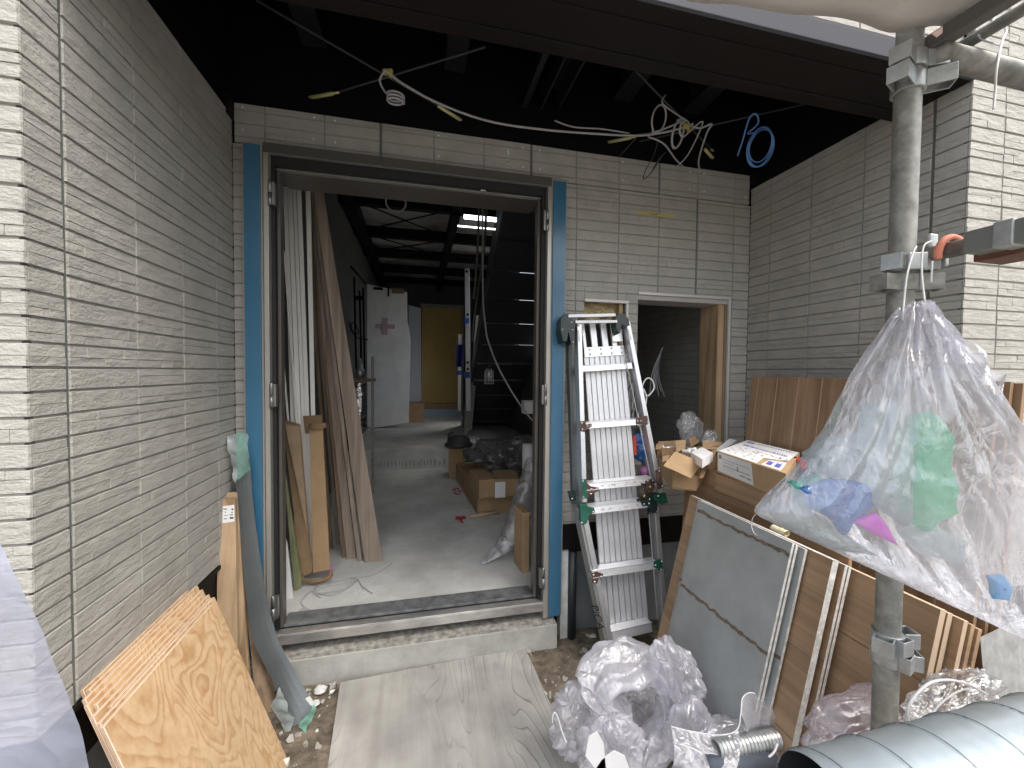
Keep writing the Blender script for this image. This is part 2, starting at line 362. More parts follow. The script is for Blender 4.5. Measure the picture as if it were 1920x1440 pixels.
M['stain'] = mat('brown_stain', (.15, .115, .085), .85, 0, (60, .6, 1.6))
M['chalk'] = mat('chalky_edge', (.62, .61, .58), .85, 0, (50, .6, 1.1))
M['tan_edge'] = mat('tan_edge', (.50, .38, .27), .8)
M['film'] = film('polythene', (.94, .93, 1.0), .50, .13, 17, .75, .5)
M['film_h'] = film('hanging_polythene', (.92, .91, 1.0), .29, .11, 24, .45, .5, (1, 1, .32))
M['film_d'] = film('polythene_clear', (.72, .75, .80), .22, .14, 20, .8, .5)
M['film_w'] = film('polythene_milky', (.62, .66, .84), .93, .3, 9, .6, .25)
M['filmg'] = film('green_polythene', (.22, .85, .52), 1.0, .2, 20, .5, .5)
M['filmb'] = film('blue_polythene', (.02, .26, .75), 1.0, .2, 20, .5, .45)
M['filmwhite'] = film('white_polythene', (.66, .76, .76), .85, .3, 12, .6, .3)
M['filmtape'] = film('green_masking_film', (.30, .68, .55), .75, .3, 16, .6, .3)
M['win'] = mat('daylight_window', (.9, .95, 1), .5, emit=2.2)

GZ = .055          # ground level outside
D = 2.05           # plane of the back wall of the porch
XL, XR, YF = -.807, 1.927, 1.062
ZB = .683          # lower edge of the siding

# ------------------------------------------------------------------ ground
def gfn(u, v):
    x = lerp(-14, 14, u); y = lerp(-16, 2.3, v)
    return Vector((x, y, GZ-.006))
mb = MB(); mb.add([(-40, -40, GZ-.02), (40, -40, GZ-.02), (40, 60, GZ-.02), (-40, 60, GZ-.02)], [(0, 1, 2, 3)])
struct(mb.build('ground', mat('outer_ground', (.22, .21, .19), .9, 0, (3, .7, 1.2))))
def soil(u, v):
    x = lerp(-1.0, 2.3, u); y = lerp(.2, 2.12, v); p = Vector((x, y, 0))
    e = min(1, min(u, 1-u, v*2)*12)
    return Vector((x, y, GZ-.012+e*(.012*noise.noise(p*3)+.012*noise.noise(p*9)+.007*noise.noise(p*26)+.010)))
mb = MB(); mb.grid(soil, 190, 120); struct(mb.build('soil', M['soil']))
# rubble lying on the soil
rub = MB()
for k in range(170):
    a = random.random()
    if a < .5: x, y = random.uniform(-.62, -.36), random.uniform(1.25, 1.95)
    elif a < .9: x, y = random.uniform(.5, 1.1), random.uniform(1.45, 2.04)
    else: x, y = random.uniform(.6, 1.2), random.uniform(1.2, 1.7)
    s = random.choice([.002, .003, .005, .006, .009, .014]); c = Vector((x, y, GZ+s*.4+.004))
    bmv = [Vector((random.uniform(-1, 1), random.uniform(-1, 1), random.uniform(-.7, .7))).normalized()*s*random.uniform(.6, 1.2) for _ in range(8)]
    q = [Vector(((i & 1)*2-1, ((i >> 1) & 1)*2-1, (i >> 2)*2-1))*s*.55+bmv[i]*.5+c for i in range(8)]
    rub.add(q, [(0, 1, 3, 2), (4, 6, 7, 5), (0, 4, 5, 1), (2, 3, 7, 6), (0, 2, 6, 4), (1, 5, 7, 3)], random.choice([0, 0, 0, 0, 1]))
o = rub.build('rubble', [mat('rubble_grey', (.40, .38, .34), .9), mat('rubble_pale', (.66, .64, .58), .9)]); o['kind'] = 'stuff'
tag(o, 'small broken concrete crumbs scattered over the brown soil', 'rubble')
for (px, py, s, lab) in [(600, 1293, .030, 'flat white chip of plaster beside the concrete step'), (591, 1318, .02, 'small white plaster crumb near the taped end of the steel strip'), (1112, 1192, .018, 'rounded white stone by the foot of the ladder')]:
    c = P(px, py, Z=GZ+.014); m_ = MB()
    def st(u, v, c=c, s=s):
        th = u*2*math.pi; ph = (v-.5)*math.pi
        d = Vector((math.cos(th)*math.cos(ph), math.sin(th)*math.cos(ph)*.8, math.sin(ph)*.42))
        return c+d*s*(1+.35*noise.noise(d*2+c*9))
    m_.grid(st, 14, 9, closed=True, smooth=False); tag(m_.build('stone', mat('plaster_chip', (.66, .66, .63), .9, 0, (60, .8, 1.1)), weld=True), lab, 'stone')

# ------------------------------------------------------------------ the house
house = empty('house', (.5, 2.05, GZ), 'house under construction with an open porch clad in ribbed greige stone siding', 'house')

def sub_rect(rects, h):
    out = []
    for (a, b, c, d) in rects:      # u0,u1,z0,z1
        if h[0] >= b or h[1] <= a or h[2] >= d or h[3] <= c: out.append((a, b, c, d)); continue
        if h[0] > a: out.append((a, h[0], c, d))
        if h[1] < b: out.append((h[1], b, c, d))
        m0, m1 = max(a, h[0]), min(b, h[1])
        if h[2] > c: out.append((m0, m1, c, h[2]))
        if h[3] < d: out.append((m0, m1, h[3], d))
    return out

def siding(name, org, ud, nd, u0, u1, z0, z1, joints, zph, pitch, holes=(), seal=(), depth=.0050, ins=(0, 0), parent=house, plain=.5, coarse=1.0):
    """a clad wall: backing board with raised, broken-faced courses"""
    org, ud, nd = Vector(org), Vector(ud), Vector(nd); up = Vector((0, 0, 1)); mb = MB()
    rng = random.Random(hash(name) % 999 if False else sum(map(ord, name)))
    base = [(u0+ins[0], u1-ins[1], z0, z1)]
    for h in holes: base = sub_rect(base, h)
    def q(u, z, d): return org+ud*u+up*z+nd*d
    for (a, b, c, d) in base:
        mb.hexa([q(a, c, -.03), q(b, c, -.03), q(b, c, -depth), q(a, c, -depth), q(a, d, -.03), q(b, d, -.03), q(b, d, -depth), q(a, d, -depth)], 1)
    def block(a, b, c, d, h, e0=.0015):
        if b-a < .004 or d-c < .003: return
        e = min(e0, (b-a)*.3, (d-c)*.3)
        vs = [q(a, c, -depth), q(b, c, -depth), q(b, d, -depth), q(a, d, -depth), q(a+e, c+e, h), q(b-e, c+e, h), q(b-e, d-e, h), q(a+e, d-e, h)]
        j = lambda: rng.uniform(-.0007, .0007)*coarse
        for i in range(4, 8): vs[i] = vs[i]+nd*j()
        mb.add(vs, [(4, 5, 6, 7), (0, 1, 5, 4), (1, 2, 6, 5), (2, 3, 7, 6), (3, 0, 4, 7)], 0)
    js = sorted([u0]+[j for j in joints if u0 < j < u1]+[u1])
    k0 = math.floor((z0-zph)/pitch); k1 = math.ceil((z1-zph)/pitch)
    for k in range(k0, k1):
        za = max(z0, zph+k*pitch+.0028); zb = min(z1, zph+(k+1)*pitch-.0028)
        if zb-za < .004: continue
        for a, b in zip(js[:-1], js[1:]):
            ga = .006 if a in seal else .0022; gb = .006 if b in seal else .0022
            a += 0 if a == u0 else ga; b -= 0 if b == u1 else gb
            pcs = []
            if rng.random() < plain or b-a < .07: pcs = [(a, b, za, zb, rng.uniform(-.0006, .0006)*coarse, .0015)]
            else:
                zm = za+(zb-za)*rng.uniform(.38, .62)
                for (c, d) in ((za, zm), (zm, zb)):
                    x = a
                    while x < b-.001:
                        L = rng.choice([.05, .08, .12, .25]); e = min(b, x+L)
                        if b-e < .03: e = b
                        pcs.append((x, e, c, d, rng.uniform(-.0012, .0008)*coarse, .0007)); x = e
            for (x, e, c, d, h, e0) in pcs:
                rs = [(x, e, c, d)]
                for hh in holes: rs = sub_rect(rs, hh)
                for r_ in rs: block(*r_, h, e0)
    for s_ in seal:                 # caulked joint
        if u0 < s_ < u1:
            rs = [(s_-.0045, s_+.0045, z0, z1)]
            for hh in holes: rs = sub_rect(rs, hh)
            for (a, b, c, d) in rs: mb.add([q(a, c, -depth+.0012), q(b, c, -depth+.0012), q(b, d, -depth+.0012), q(a, d, -depth+.0012)], [(0, 1, 2, 3)], 2)
    return mb.build(name, [M['siding'], M['joint'], M['sealant']], parent)

PITCH = .0543
ljs = [1.165, 1.408, 1.649, 1.890]
siding('porch_side_wall', (XL, 0, 0), (0, 1, 0), (1, 0, 0), YF+.0068, D, ZB, 2.62, ljs, 1.446, PITCH, seal=(1.165,), ins=(.012, 0))
siding('facade_wall', (0, YF, 0), (1, 0, 0), (0, -1, 0), -3.4, XL, ZB, 5.2, [XL-.245*k for k in range(1, 12)], 1.446, PITCH, coarse=1.2, ins=(0, .012))
siding('porch_side_wall', (XR, 0, 0), (0, 1, 0), (-1, 0, 0), YF+.0068, D, ZB, 2.60, [1.171, 1.418, 1.664, 1.907], 1.801, .0545, seal=(1.171,), ins=(.012, 0))
siding('facade_wall', (0, YF, 0), (1, 0, 0), (0, -1, 0), XR, 5.0, ZB, 5.2, [2.10+.25*k for k in range(12)], 1.801, .0545, coarse=1.2, ins=(.012, 0))
ZBB = .672
WIN = (1.197, 1372)
wa = P(1197, 551, Y=D); wb = P(1366, 566, Y=D)
W1 = (wa.x, wb.x, .975, wa.z)
sa = P(1096, 564, Y=D); sb_ = P(1174, 570, Y=D)
W2 = (sa.x, sb_.x, 1.62, sa.z)
bj = [.822+.2475*k for k in range(-7, 5)]
DH = (-.66, .672, 0, 2.50)
siding('porch_back_wall', (0, D, 0), (1, 0, 0), (0, -1, 0), XL, XR, ZBB, 2.505, bj, 1.504, .0546, holes=[DH, W1, W2, (-.752, -.66, 0, 2.5), (.66, .748, 0, 2.5)], seal=(bj[10],), plain=.8)
siding('head_panel', (0, D-.012, 0), (1, 0, 0), (0, -1, 0), -.795, 1.905, 2.507, 2.675, [bj[i]-.01 for i in range(12)], 2.532, .057, seal=(bj[3]-.01, bj[6]-.01, bj[9]-.01), plain=.75)
# white screw plugs along the head panel
scr = MB()
for (px, py) in [(455, 201), (455, 243), (589, 220), (588, 261), (628, 226), (628, 267), (822, 254), (823, 293), (980, 277), (981, 313), (1012, 282), (1013, 317), (1168, 304), (1168, 338), (1294, 323), (1293, 355), (1320, 326), (1320, 359), (1398, 370)]:
    c = P(px, py, Y=D-.0125); scr.lathe(c, [(0, .0035), (.003, .003), (.0045, 0)], 10, (0, -1, 0))
scr.build('screw_head', M['white'], house)
# smear of white caulk
c = P(953, 283, Y=D-.0128); cm = MB()
for dz in (0, -.012, -.05, -.056, -.062): cm.obox(c+Vector((random.uniform(-.002, .002), 0, dz)), (.003, 0, 0), (0, .0008, 0), (0, 0, .007))
cm.build('caulk_smear', M['white'], house)
# yellow marking tape on the wall
a = P(1194, 398, Y=D-.004); b = P(1263, 405, Y=D-.004)
tp = MB(); tp.grid(lambda u, v: Vector((lerp(a.x, b.x, u), D-.0035-.001*math.sin(u*17), lerp(a.z, b.z, u)+(v-.5)*.016+.002*math.sin(u*6))), 20, 2)
o = tp.build('marking_tape', mat('yellow_tape', (.50, .44, .12), .6), house)
sq = MB()
for k, (dx, dz, l_) in enumerate([(-.03, 0, .006), (-.018, -.001, .005), (-.013, .001, .004), (-.006, -.002, .005), (.004, .001, .007), (.012, 0, .004)]):
    cc = (a+b)/2+Vector((dx, -.003, dz-.002)); sq.obox(cc, (l_*.5, 0, l_*.3), (0, .0005, 0), (-.001, 0, .0015))
sq.build('handwriting', M['ink'], o)
# lower flashing, foundation
for bxs in (((XL-.004, YF+.007, .668), (XL+.004, D, ZB-.001)), ((XL-.03, YF+.01, .52), (XL-.012, D, .668)), ((.752, D-.012, .655), (XR, D+.02, ZBB-.002)), ((.752, D+.004, .515), (XR, D+.03, .655)),
            ((XR+.012, YF+.01, .52), (XR+.03, D, .67)), ((-3.4, YF+.012, .52), (XL-.004, YF+.03, .675)), ((XR+.004, YF+.012, .52), (5, YF+.03, .675))):
    fl = MB(); fl.box(*bxs); fl.build('base_flashing', M['dark_metal'], house)
for bxs in (((-3.4, YF+.05, GZ-.1), (XL-.05, D+.2, .54)), ((XR+.05, YF+.05, GZ-.1), (5, D+.2, .54)), ((.79, D+.035, GZ-.1), (XR+.05, D+.3, .54))):
    fo = MB(); fo.box(*bxs); fo.build('foundation', M['tarpgrey'], house)
fw = MB(); fw.box((.752, D-.02, GZ-.1), (.80, D+.034, .53)); fw.box((.80, D-.012, GZ-.1), (.825, D+.034, .52)); fw.build('foundation_insulation', M['foam'], house)
pv = MB(); a = P(1073, 1042, Y=D-.02); pv.tube([(a.x, D-.022, GZ-.05), (a.x, D-.022, .53)], .023, 16); pv.build('drain_pipe', mat('black_pipe', (.022, .027, .032), .45), house)
# concrete step under the door
stp = MB(); stp.box((XL-.02, 1.962, GZ-.1), (.712, D+.2, .182)); stp.build('door_step', M['conc'], house, bevel=.004)
stt = MB(); stt.box((XL, 1.966, .183), (.704, D+.02, .186)); stt.build('step_dust', M['conc_dirty'], house)

# ---- door frame
df = MB(); yf = 2.000
df.box((-.668, yf, 2.455), (.664, D+.06, 2.500)); df.build('frame_head', M['frame'], house, bevel=.0015)
d2 = MB(); d2.box((-.6475, yf-.003, 2.4515), (.642, yf+.012, 2.455)); d2.box((-.632, yf+.048, 2.4085), (.622, yf+.058, 2.413)); d2.build('frame_lip', M['frame_lip'], house)
d3 = MB(); d3.box((-.632, yf+.02, 2.413), (.622, yf+.10, 2.455)); d3.box((-.646, yf+.03, .29), (-.632, yf+.10, 2.455)); d3.box((.622, yf+.03, .29), (.644, yf+.10, 2.455)); d3.build('door_gasket', M['rubber'], house)
d4 = MB(); d4.box((-.632, yf+.058, 2.402), (.612, D+.19, 2.412)); d4.box((-.6318, yf+.055, .285), (-.618, D+.055, 2.402)); d4.box((.606, yf+.055, .285), (.6225, D+.055, 2.402)); d4.build('inner_frame', mat('dark_bronze', (.12, .11, .098), .38, .3), house, bevel=.0015)
for sx, x0, x1 in ((-1, -.668, -.648), (1, .644, .664)):
    j = MB(); j.box((x0, yf-.004, .20), (x1, D+.06, 2.4548)); j.build('frame_jamb', mat('champagne_jamb', (.46, .44, .40), .35, .5), house, bevel=.0012)
for x0, x1 in ((-.748, -.683), (.676, .744)):
    j = MB(); j.box((x0-.008, yf+.012, .195), (x1+.008, D+.03, 2.497)); j.build('side_trim', mat('greige_trim', (.36, .345, .31), .5), house)
    bf = MB(); bf.box((x0, yf+.003, .200), (x1, yf+.0115, 2.488)); bf.build('protective_film', M['blue'], house, bevel=.0008)
for sx, x in ((-1, -.641), (1, .6415)):
    for z in (2.28, 1.385, .415):
        h = MB(); h.tube([(x, yf-.006, z-.055), (x, yf-.006, z)], .0085, 12); h.tube([(x, yf-.006, z+.002), (x, yf-.006, z+.052), (x, yf-.006, z+.06)], [.0085, .008, .003], 12)
        h.box((x-.004*0-.003, yf-.004, z-.05), (x-sx*.018, yf+.02, z+.05)); h.build('hinge', M['hinge'], house)
si = MB()
si.box((-.668, yf, .236), (.664, D+.02, .280)); si.box((-.66, yf+.006, .280), (.65, yf+.05, .2835)); si.build('threshold', M['sill'], house, bevel=.002)
s2 = MB(); s2.box((-.64, yf+.05, .2795), (.62, yf+.066, .2815)); s2.build('threshold_seal', M['rubber'], house)
s3 = MB(); s3.box((-.63, yf+.066, .2798), (.615, yf+.073, .294)); s3.box((-.63, yf+.073, .2790), (.615, D+.13, .2865)); s3.build('inner_threshold', mat('dusty_sill', (.17, .18, .185), .5, .3, (18, .6, 1.5)), house, bevel=.001)
a = P(908, 345, Y=yf-.001); hd = MB(); hd.box((a.x-.014, yf+.03, 2.4135-.006), (a.x+.014, yf+.05, 2.413)); hd.build('strike_plate', M['rivet'], house)

# ---- window openings in the porch wall
def winframe(W, depth=.12, right=None):
    f = MB(); t = .012; a, b, c, d = W
    f.box((a-.001, D-.008, d-.004), (b+.012, D+.006, d+t)); f.box((b-.002, D-.008, c), (b+t, D+.006, d-.004))
    return f.build('window_trim', mat('pale_trim', (.60, .58, .56), .4, .2), house, bevel=.002)
winframe(W1); winframe(W2)
rv = MB(); a, b, c, d = W1
rv.box((a, D+.006, d-.03), (b, D+.16, d-.004)); rv.build('window_lintel', mat('grey_lining', (.40, .38, .36), .6), house)
rv = MB(); rv.box((b-.055, D+.02, c-.05), (b-.012, D+.17, d-.03)); rv.build('window_stud', M['lumber'], house)
rv = MB(); rv.box((b-.006, D+.02, c-.05), (b+.03, D+.17, d-.03)); rv.build('window_stud', M['lumber'], house)
kn = P(1296, 683, Y=D+.15)
rv = MB(); rv.box((a-.03, D-.03, c-.035), (b+.03, D+.18, c-.004)); rv.build('window_ledge', mat('pale_ledge', (.55, .55, .52), .6, 0, (20, .8, 1.1)), house)
# glass wool seen in the small opening
gw = MB(); a, b, c, d = W2
gw.grid(lambda u, v: Vector((lerp(a-.01, b+.01, u), D+.055+.018*noise.noise(Vector((u*5, v*7, 1))), lerp(c-.01, d+.01, v))), 26, 26); gw.build('glass_wool', M['insul'], house)
gw = MB(); gw.box((b-.03, D+.02, c-.02), (b-.008, D+.09, d)); gw.build('window_stud', M['lumber'], house)

# ---- outer room behind the window (storage), walls with the same siding
siding('storage_wall', (XR-.06, 0, 0), (0, 1, 0), (-1, 0, 0), D+.2, 3.62, .45, 2.4, [2.4+.25*k for k in range(5)], 1.5, .0546, coarse=.7)
siding('storage_wall', (0, 3.60, 0), (1, 0, 0), (0, -1, 0), 1.19, XR-.06, .45, 2.4, [1.37+.25*k for k in range(2)], 1.5, .0546, coarse=.7)
bx = MB(); bx.box((1.171, D+.10, .40), (1.18, 3.66, 2.40)); bx.box((1.171, D+.19, 2.4), (XR+.05, 3.66, 2.46)); bx.box((1.171, D+.19, .40), (XR+.05, 3.66, .45)); bx.box((1.18, 3.64, .45), (XR+.05, 3.66, 2.4)); bx.build('storage_shell', M['darkwall'], house)

# ---- interior shell
IX0, IX1, IY1, IZ1 = -.86, 1.62, 9.45, 3.55
for r_ in sub_rect([(D+.05, IY1, .1, IZ1)], (8.5, 9.2, 1.3, 2.2)):  # unseen opening added to let daylight onto the far end of the hall
    it = MB(); it.box((IX0-.1, r_[0], r_[2]), (IX0, r_[1], r_[3])); it.build('hall_wall', M['darkwall'], house)
it = MB(); it.box((IX0, IY1, .2), (IX1, IY1+.1, IZ1)); it.build('hall_wall', M['darkwall'], house)
for r_ in sub_rect([(3.72, IY1, .2, IZ1)], (5.1, 6.9, 1.7, 3.3)):  # unseen opening added above the stair to brighten the hall from the side
    it = MB(); it.box((IX1, r_[0], r_[2]), (IX1+.1, r_[1], r_[3])); it.build('hall_wall', M['darkwall'], house)
for bxs in ( ((1.15, D+.05, .2), (1.17, 3.74, IZ1)), ((1.17, 3.72, .2), (IX1, 3.74, IZ1))):
    it = MB(); it.box(*bxs); it.build('hall_wall', M['darkwall'], house)
it = MB(); it.box((IX0-.1, D+.065, 2.414), (IX1, D+.19, 3.6)); it.build('hall_wall', M['darkwall'], house)
ADDED_WELL = (.35, 1.45, 3.45, 4.55)  # unseen roof shaft, added to bring sky light down into the hall
for r_ in sub_rect([(IX0-.1, IX1+.1, D+.03, IY1+.1)], ADDED_WELL):
    it = MB(); it.box((r_[0], r_[2], IZ1), (r_[1], r_[3], IZ1+.1)); it.build('hall_ceiling', M['deckpanel'], house)
fl_ = MB(); fl_.box((IX0, D+.1, .16), (IX1, 5.24, .262)); struct(fl_.build('hall_floor', M['floor']))
fl_ = MB(); fl_.box((IX0, 5.22, .16), (IX1, IY1, .500)); struct(fl_.build('raised_floor', M['floor'], bevel=.006))
# trowelled teeth along the riser
tt = MB(); rg = random.Random(3)
x = -.50
while x < .34:
    w_ = rg.uniform(.008, .03); tt.box((x, 5.212, .30), (x+w_, 5.2195, rg.uniform(.35, .385))); x += w_+rg.uniform(.008, .035)
tt.build('mortar_marks', mat('old_mortar', (.40, .385, .34), .9), house)
# ceiling steelwork in the hall
cb = MB()
for y, z, h in ((3.3, 3.20, .16), (4.75, 3.34, .14), (5.9, 3.36, .14), (6.9, 3.36, .14), (7.9, 3.36, .14), (8.9, 3.38, .12)): cb.box((IX0+.001, y, z), (IX1, y+.09, z+h))
for x in (-.80, .38): cb.box((x, 3.9, 3.34), (x+.10, IY1-.01, 3.50))
cb.build('ceiling_beam', M['black'], house)
cb = MB(); cb.box((IX0+.002, 3.62, 3.03), (.42, 3.72, 3.14)); cb.build('ceiling_beam', mat('pale_channel', (.30, .30, .29), .55), house)
cb = MB(); cb.tube([(IX0+.01, 3.45, 3.20), (.5, 3.45, 3.20)], .045, 14); cb.build('vent_pipe', M['galv'], house)
br = MB()
for (x0, y0, x1, y1) in ((-.7, 3.8, .36, 4.7), (.36, 3.8, -.7, 4.7), (.48, 3.8, 1.5, 4.7), (1.5, 3.8, .48, 4.7), (-.7, 4.9, .36, 5.85), (.36, 4.9, -.7, 5.85), (-.7, 6.05, .36, 6.85), (.36, 6.05, -.7, 6.85)): br.tube([(x0, y0, 3.42), (x1, y1, 3.42)], .009, 6)
br.build('brace_rod', M['black'], house)
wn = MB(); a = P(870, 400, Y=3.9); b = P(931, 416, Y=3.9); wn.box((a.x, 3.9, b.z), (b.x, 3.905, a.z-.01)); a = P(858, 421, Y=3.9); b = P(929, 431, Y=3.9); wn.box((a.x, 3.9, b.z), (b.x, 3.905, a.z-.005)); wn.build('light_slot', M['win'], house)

# ---- stair, seen from its underside, climbing towards the door
s0 = P(868, 812, X=.78); s1 = P(946, 378, X=.78)
N = 11
for k in range(N):
    t0 = k/N; t1 = (k+1)/N
    y0, z0 = lerp(s0.y, s1.y, t0), lerp(s0.z, s1.z, t0); y1, z1 = lerp(s0.y, s1.y, t1), lerp(s0.z, s1.z, t1)
    z0 = max(z0, .505)
    m_ = MB(); m_.box((.80, y1, z1-.012), (IX1-.01, y1+.32, z1+.0)); m_.box((.80, y1+.30, z0+.006), (IX1-.01, y1+.312, z1-.012)); 
    m_.hexa([(.80, y0, z0+.004), (IX1-.01, y0, z0+.004), (IX1-.01, y0+.004, z0+.008), (.80, y0+.004, z0+.008), (.80, y1+.004, z1-.016), (IX1-.01, y1+.004, z1-.016), (IX1-.01, y1+.008, z1-.012), (.80, y1+.008, z1-.012)])
    o = m_.build('stair_step', M['stair'], house)
    if k in (3, 4, 5, 6): l_ = MB(); l_.box((.82, y1-.006, z1-.010), (1.30, y1+.002, z1-.004)); l_.build('step_light_gap', M['frame_lip'], o)  # pale metal strip stands in for light shining through the gap between steps
stg = MB(); stg.hexa([(.77, s0.y, s0.z+.06), (.80, s0.y, s0.z+.06), (.80, s0.y+.3, s0.z+.06), (.77, s0.y+.3, s0.z+.06), (.77, s1.y, s1.z-.02), (.80, s1.y, s1.z-.02), (.80, s1.y+.3, s1.z+.1), (.77, s1.y+.3, s1.z+.1)]); stg.build('stair_stringer', M['stair'], house)
# far door, step and boards
yl = MB(); a = P(791, 576, Y=9.43); b = P(864, 755, Y=9.43); yl.box((a.x, 9.415, b.z), (b.x, 9.44, a.z)); yl.build('yellow_door', M['yellow'], house)
fr = MB(); fr.box((a.x-.03, 9.40, a.z+.005), (b.x+.05, 9.44, a.z+.08)); fr.box((b.x+.01, 9.40, .5), (b.x+.05, 9.44, a.z+.004)); fr.build('inner_door_frame', mat('pale_frame', (.40, .39, .37), .6), house)
b2 = P(862, 770, Y=9.0); sb2 = MB(); sb2.box((a.x-.02, 9.05, .51), (b.x+.02, 9.414, b.z-.004)); sb2.build('far_step', M['card'], house)
a = P(794, 768, Y=9.0); bb = MB(); bb.box((a.x, 9.0, .502), (b.x-.02, 9.045, a.z)); bb.build('step_board', M['blueboard'], house)

# ---- soffit, fascia and the dark void above the porch
zs = 2.557
st_ = MB()
for (y0, y1, dz) in ((1.068, 1.121, 0), (1.125, 1.249, .001), (1.253, 1.305, 0)): st_.box((XL-.0, y0, zs+dz), (XR, y1, zs+.03))
st_.box((XL, 1.30, zs+.002), (XR, 1.312, 2.72)); st_.build('porch_soffit', M['dark_metal'], house, bevel=.0015)
fa = MB(); fa.box((XL, 1.052, zs), (XR, 1.066, 2.618)); fa.box((XL, 1.066, 2.575), (XR, 1.10, 2.618)); fa.build('fascia_flashing', M['flash'], house, bevel=.0015)
fa = MB(); fa.box((XL, 1.070, 2.6185), (XR, 1.12, 2.645)); fa.build('drip_edge', M['rubber'], house)
siding('facade_wall', (0, YF+.03, 0), (1, 0, 0), (0, -1, 0), XL, XR, 2.645, 5.2, [XL+.25*k for k in range(1, 12)], 2.65, .0545, coarse=1.2)
vo = MB(); ZV = 3.25
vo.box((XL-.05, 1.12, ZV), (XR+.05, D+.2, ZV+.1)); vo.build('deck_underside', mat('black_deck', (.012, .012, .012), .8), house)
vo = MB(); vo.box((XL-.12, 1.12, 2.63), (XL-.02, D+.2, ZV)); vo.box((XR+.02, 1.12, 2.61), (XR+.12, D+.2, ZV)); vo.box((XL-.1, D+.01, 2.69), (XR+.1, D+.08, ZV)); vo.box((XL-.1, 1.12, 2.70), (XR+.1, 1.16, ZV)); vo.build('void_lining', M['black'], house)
ro = MB()
for r_ in sub_rect([(-1.0, 2.1, YF+.04, 10)], ADDED_WELL): ro.box((r_[0], r_[2], 3.66), (r_[1], r_[3], 5.0))  # the added light shaft goes on up through this block
ro.box((-1.0, YF+.04, 5.0), (-.9, 10, 5.2)); ro.build('upper_storey', M['darkwall'], house)
for bxs in (((XL-.01, D-.06, 2.60), (-.798, D-.001, 2.69)), ((1.907, D-.05, 2.625), (XR+.01, D-.001, 2.68))):
    cn = MB(); cn.box(*bxs); cn.build('corner_beam', M['dark_metal'], house)
for bxs in (((XL-.20, YF+.04, .55), (XL-.031, D+.19, 3.6)), ((XR+.031, YF+.04, .55), (XR+.20, D+.19, 3.6)), ((XR-.002, D+.031, .55), (XR+.031, D+.19, 3.6)), ((XL-.031, D+.031, .55), (XL+.002, D+.19, 3.6))):
    cn = MB(); cn.box(*bxs); cn.build('wall_core', M['black'], house)
# joists in the void
def voidpt(px, py, z): return P(px, py, Z=z)
for (p0, p1, z, w_) in (((1030, 88), (960, 260), 2.86, .03), ((1068, 98), (984, 268), 2.86, .012), ((1104, 105), (1010, 273), 2.86, .012)):
    a = voidpt(*p0, z); b = voidpt(*p1, z); j = MB(); x = (a.x+b.x)/2
    j.box((x-w_/2, 1.32, z), (x+w_/2, D, z+.004)); j.box((x+w_/2-.003, 1.32, z), (x+w_/2, D, z+.12)); j.build('ceiling_joist', M['joist'], house)
for x in (-.52, .12, .62, 1.02, 1.45): 
    j = MB(); j.box((x, 1.17, 2.98), (x+.10, D, 2.992)); j.box((x+.045, 1.17, 2.992), (x+.055, D, 3.2)); j.box((x, 1.17, 3.2), (x+.10, D, 3.212)); j.build('ceiling_joist', M['joist'], house)
for (x, y, s) in ((.28, 1.38, .08), (.9, 1.35, .06)):
    j = MB(); j.box((x, y, 2.85), (x+s, y+.1, 2.98)); j.build('beam_bracket', M['black'], house)
# brace rods with turnbuckles
def rod(p, q, z0, z1, tb, tl, name='brace_rod'):
    a = P(*p, Z=z0); b = P(*q, Z=z1); m_ = MB(); m_.tube([a, b], .0045, 8); o = m_.build(name, M['cable_d'], house)
    if tb:
        t0, t1 = tb; c0 = a.lerp(b, t0); c1 = a.lerp(b, t1); t = MB(); t.tube([c0, c0.lerp(c1, .15), c0.lerp(c1, .2), c1], [.005, .007, .011, .011], 8); t.build('turnbuckle', M['brass'], o)
    return o
rod((480, 0), (1100, 360), 2.80, 2.80, (.555, .64), 0)
rod((910, 88), (350, 260), 2.80, 2.80, (.46, .64), 0)
rod((1555, 185), (1000, 310), 2.79, 2.79, (.66, .76), 0)
rod((1180, 120), (1420, 370), 2.80, 2.80, (.50, .68), 0)
for (p0, p1) in (((572, 185), (636, 173)), ((821, 198), (876, 233)), ((1140, 267), (1193, 256)), ((1322, 280), (1344, 306))):
    a = P(*p0, Z=2.76); b = P(*p1, Z=2.76); t = MB(); t.tube([a, a.lerp(b, .8), a.lerp(b, .85), b], [.0085, .0085, .005, .0045], 8); t.build('turnbuckle', M['brass'], house)
for (px, py, lab) in ((483, 119, 0), (545, 118, 0), (882, 175, 0), (1125, 218, 0), (1365, 258, 0)):
    c = P(px, py, Z=2.95); m_ = MB(); m_.lathe(c, [(0, -.012), (.010, -.012), (.010, 0), (.006, 0), (.006, .05)], 6); m_.build('bolt', M['galv'], house)

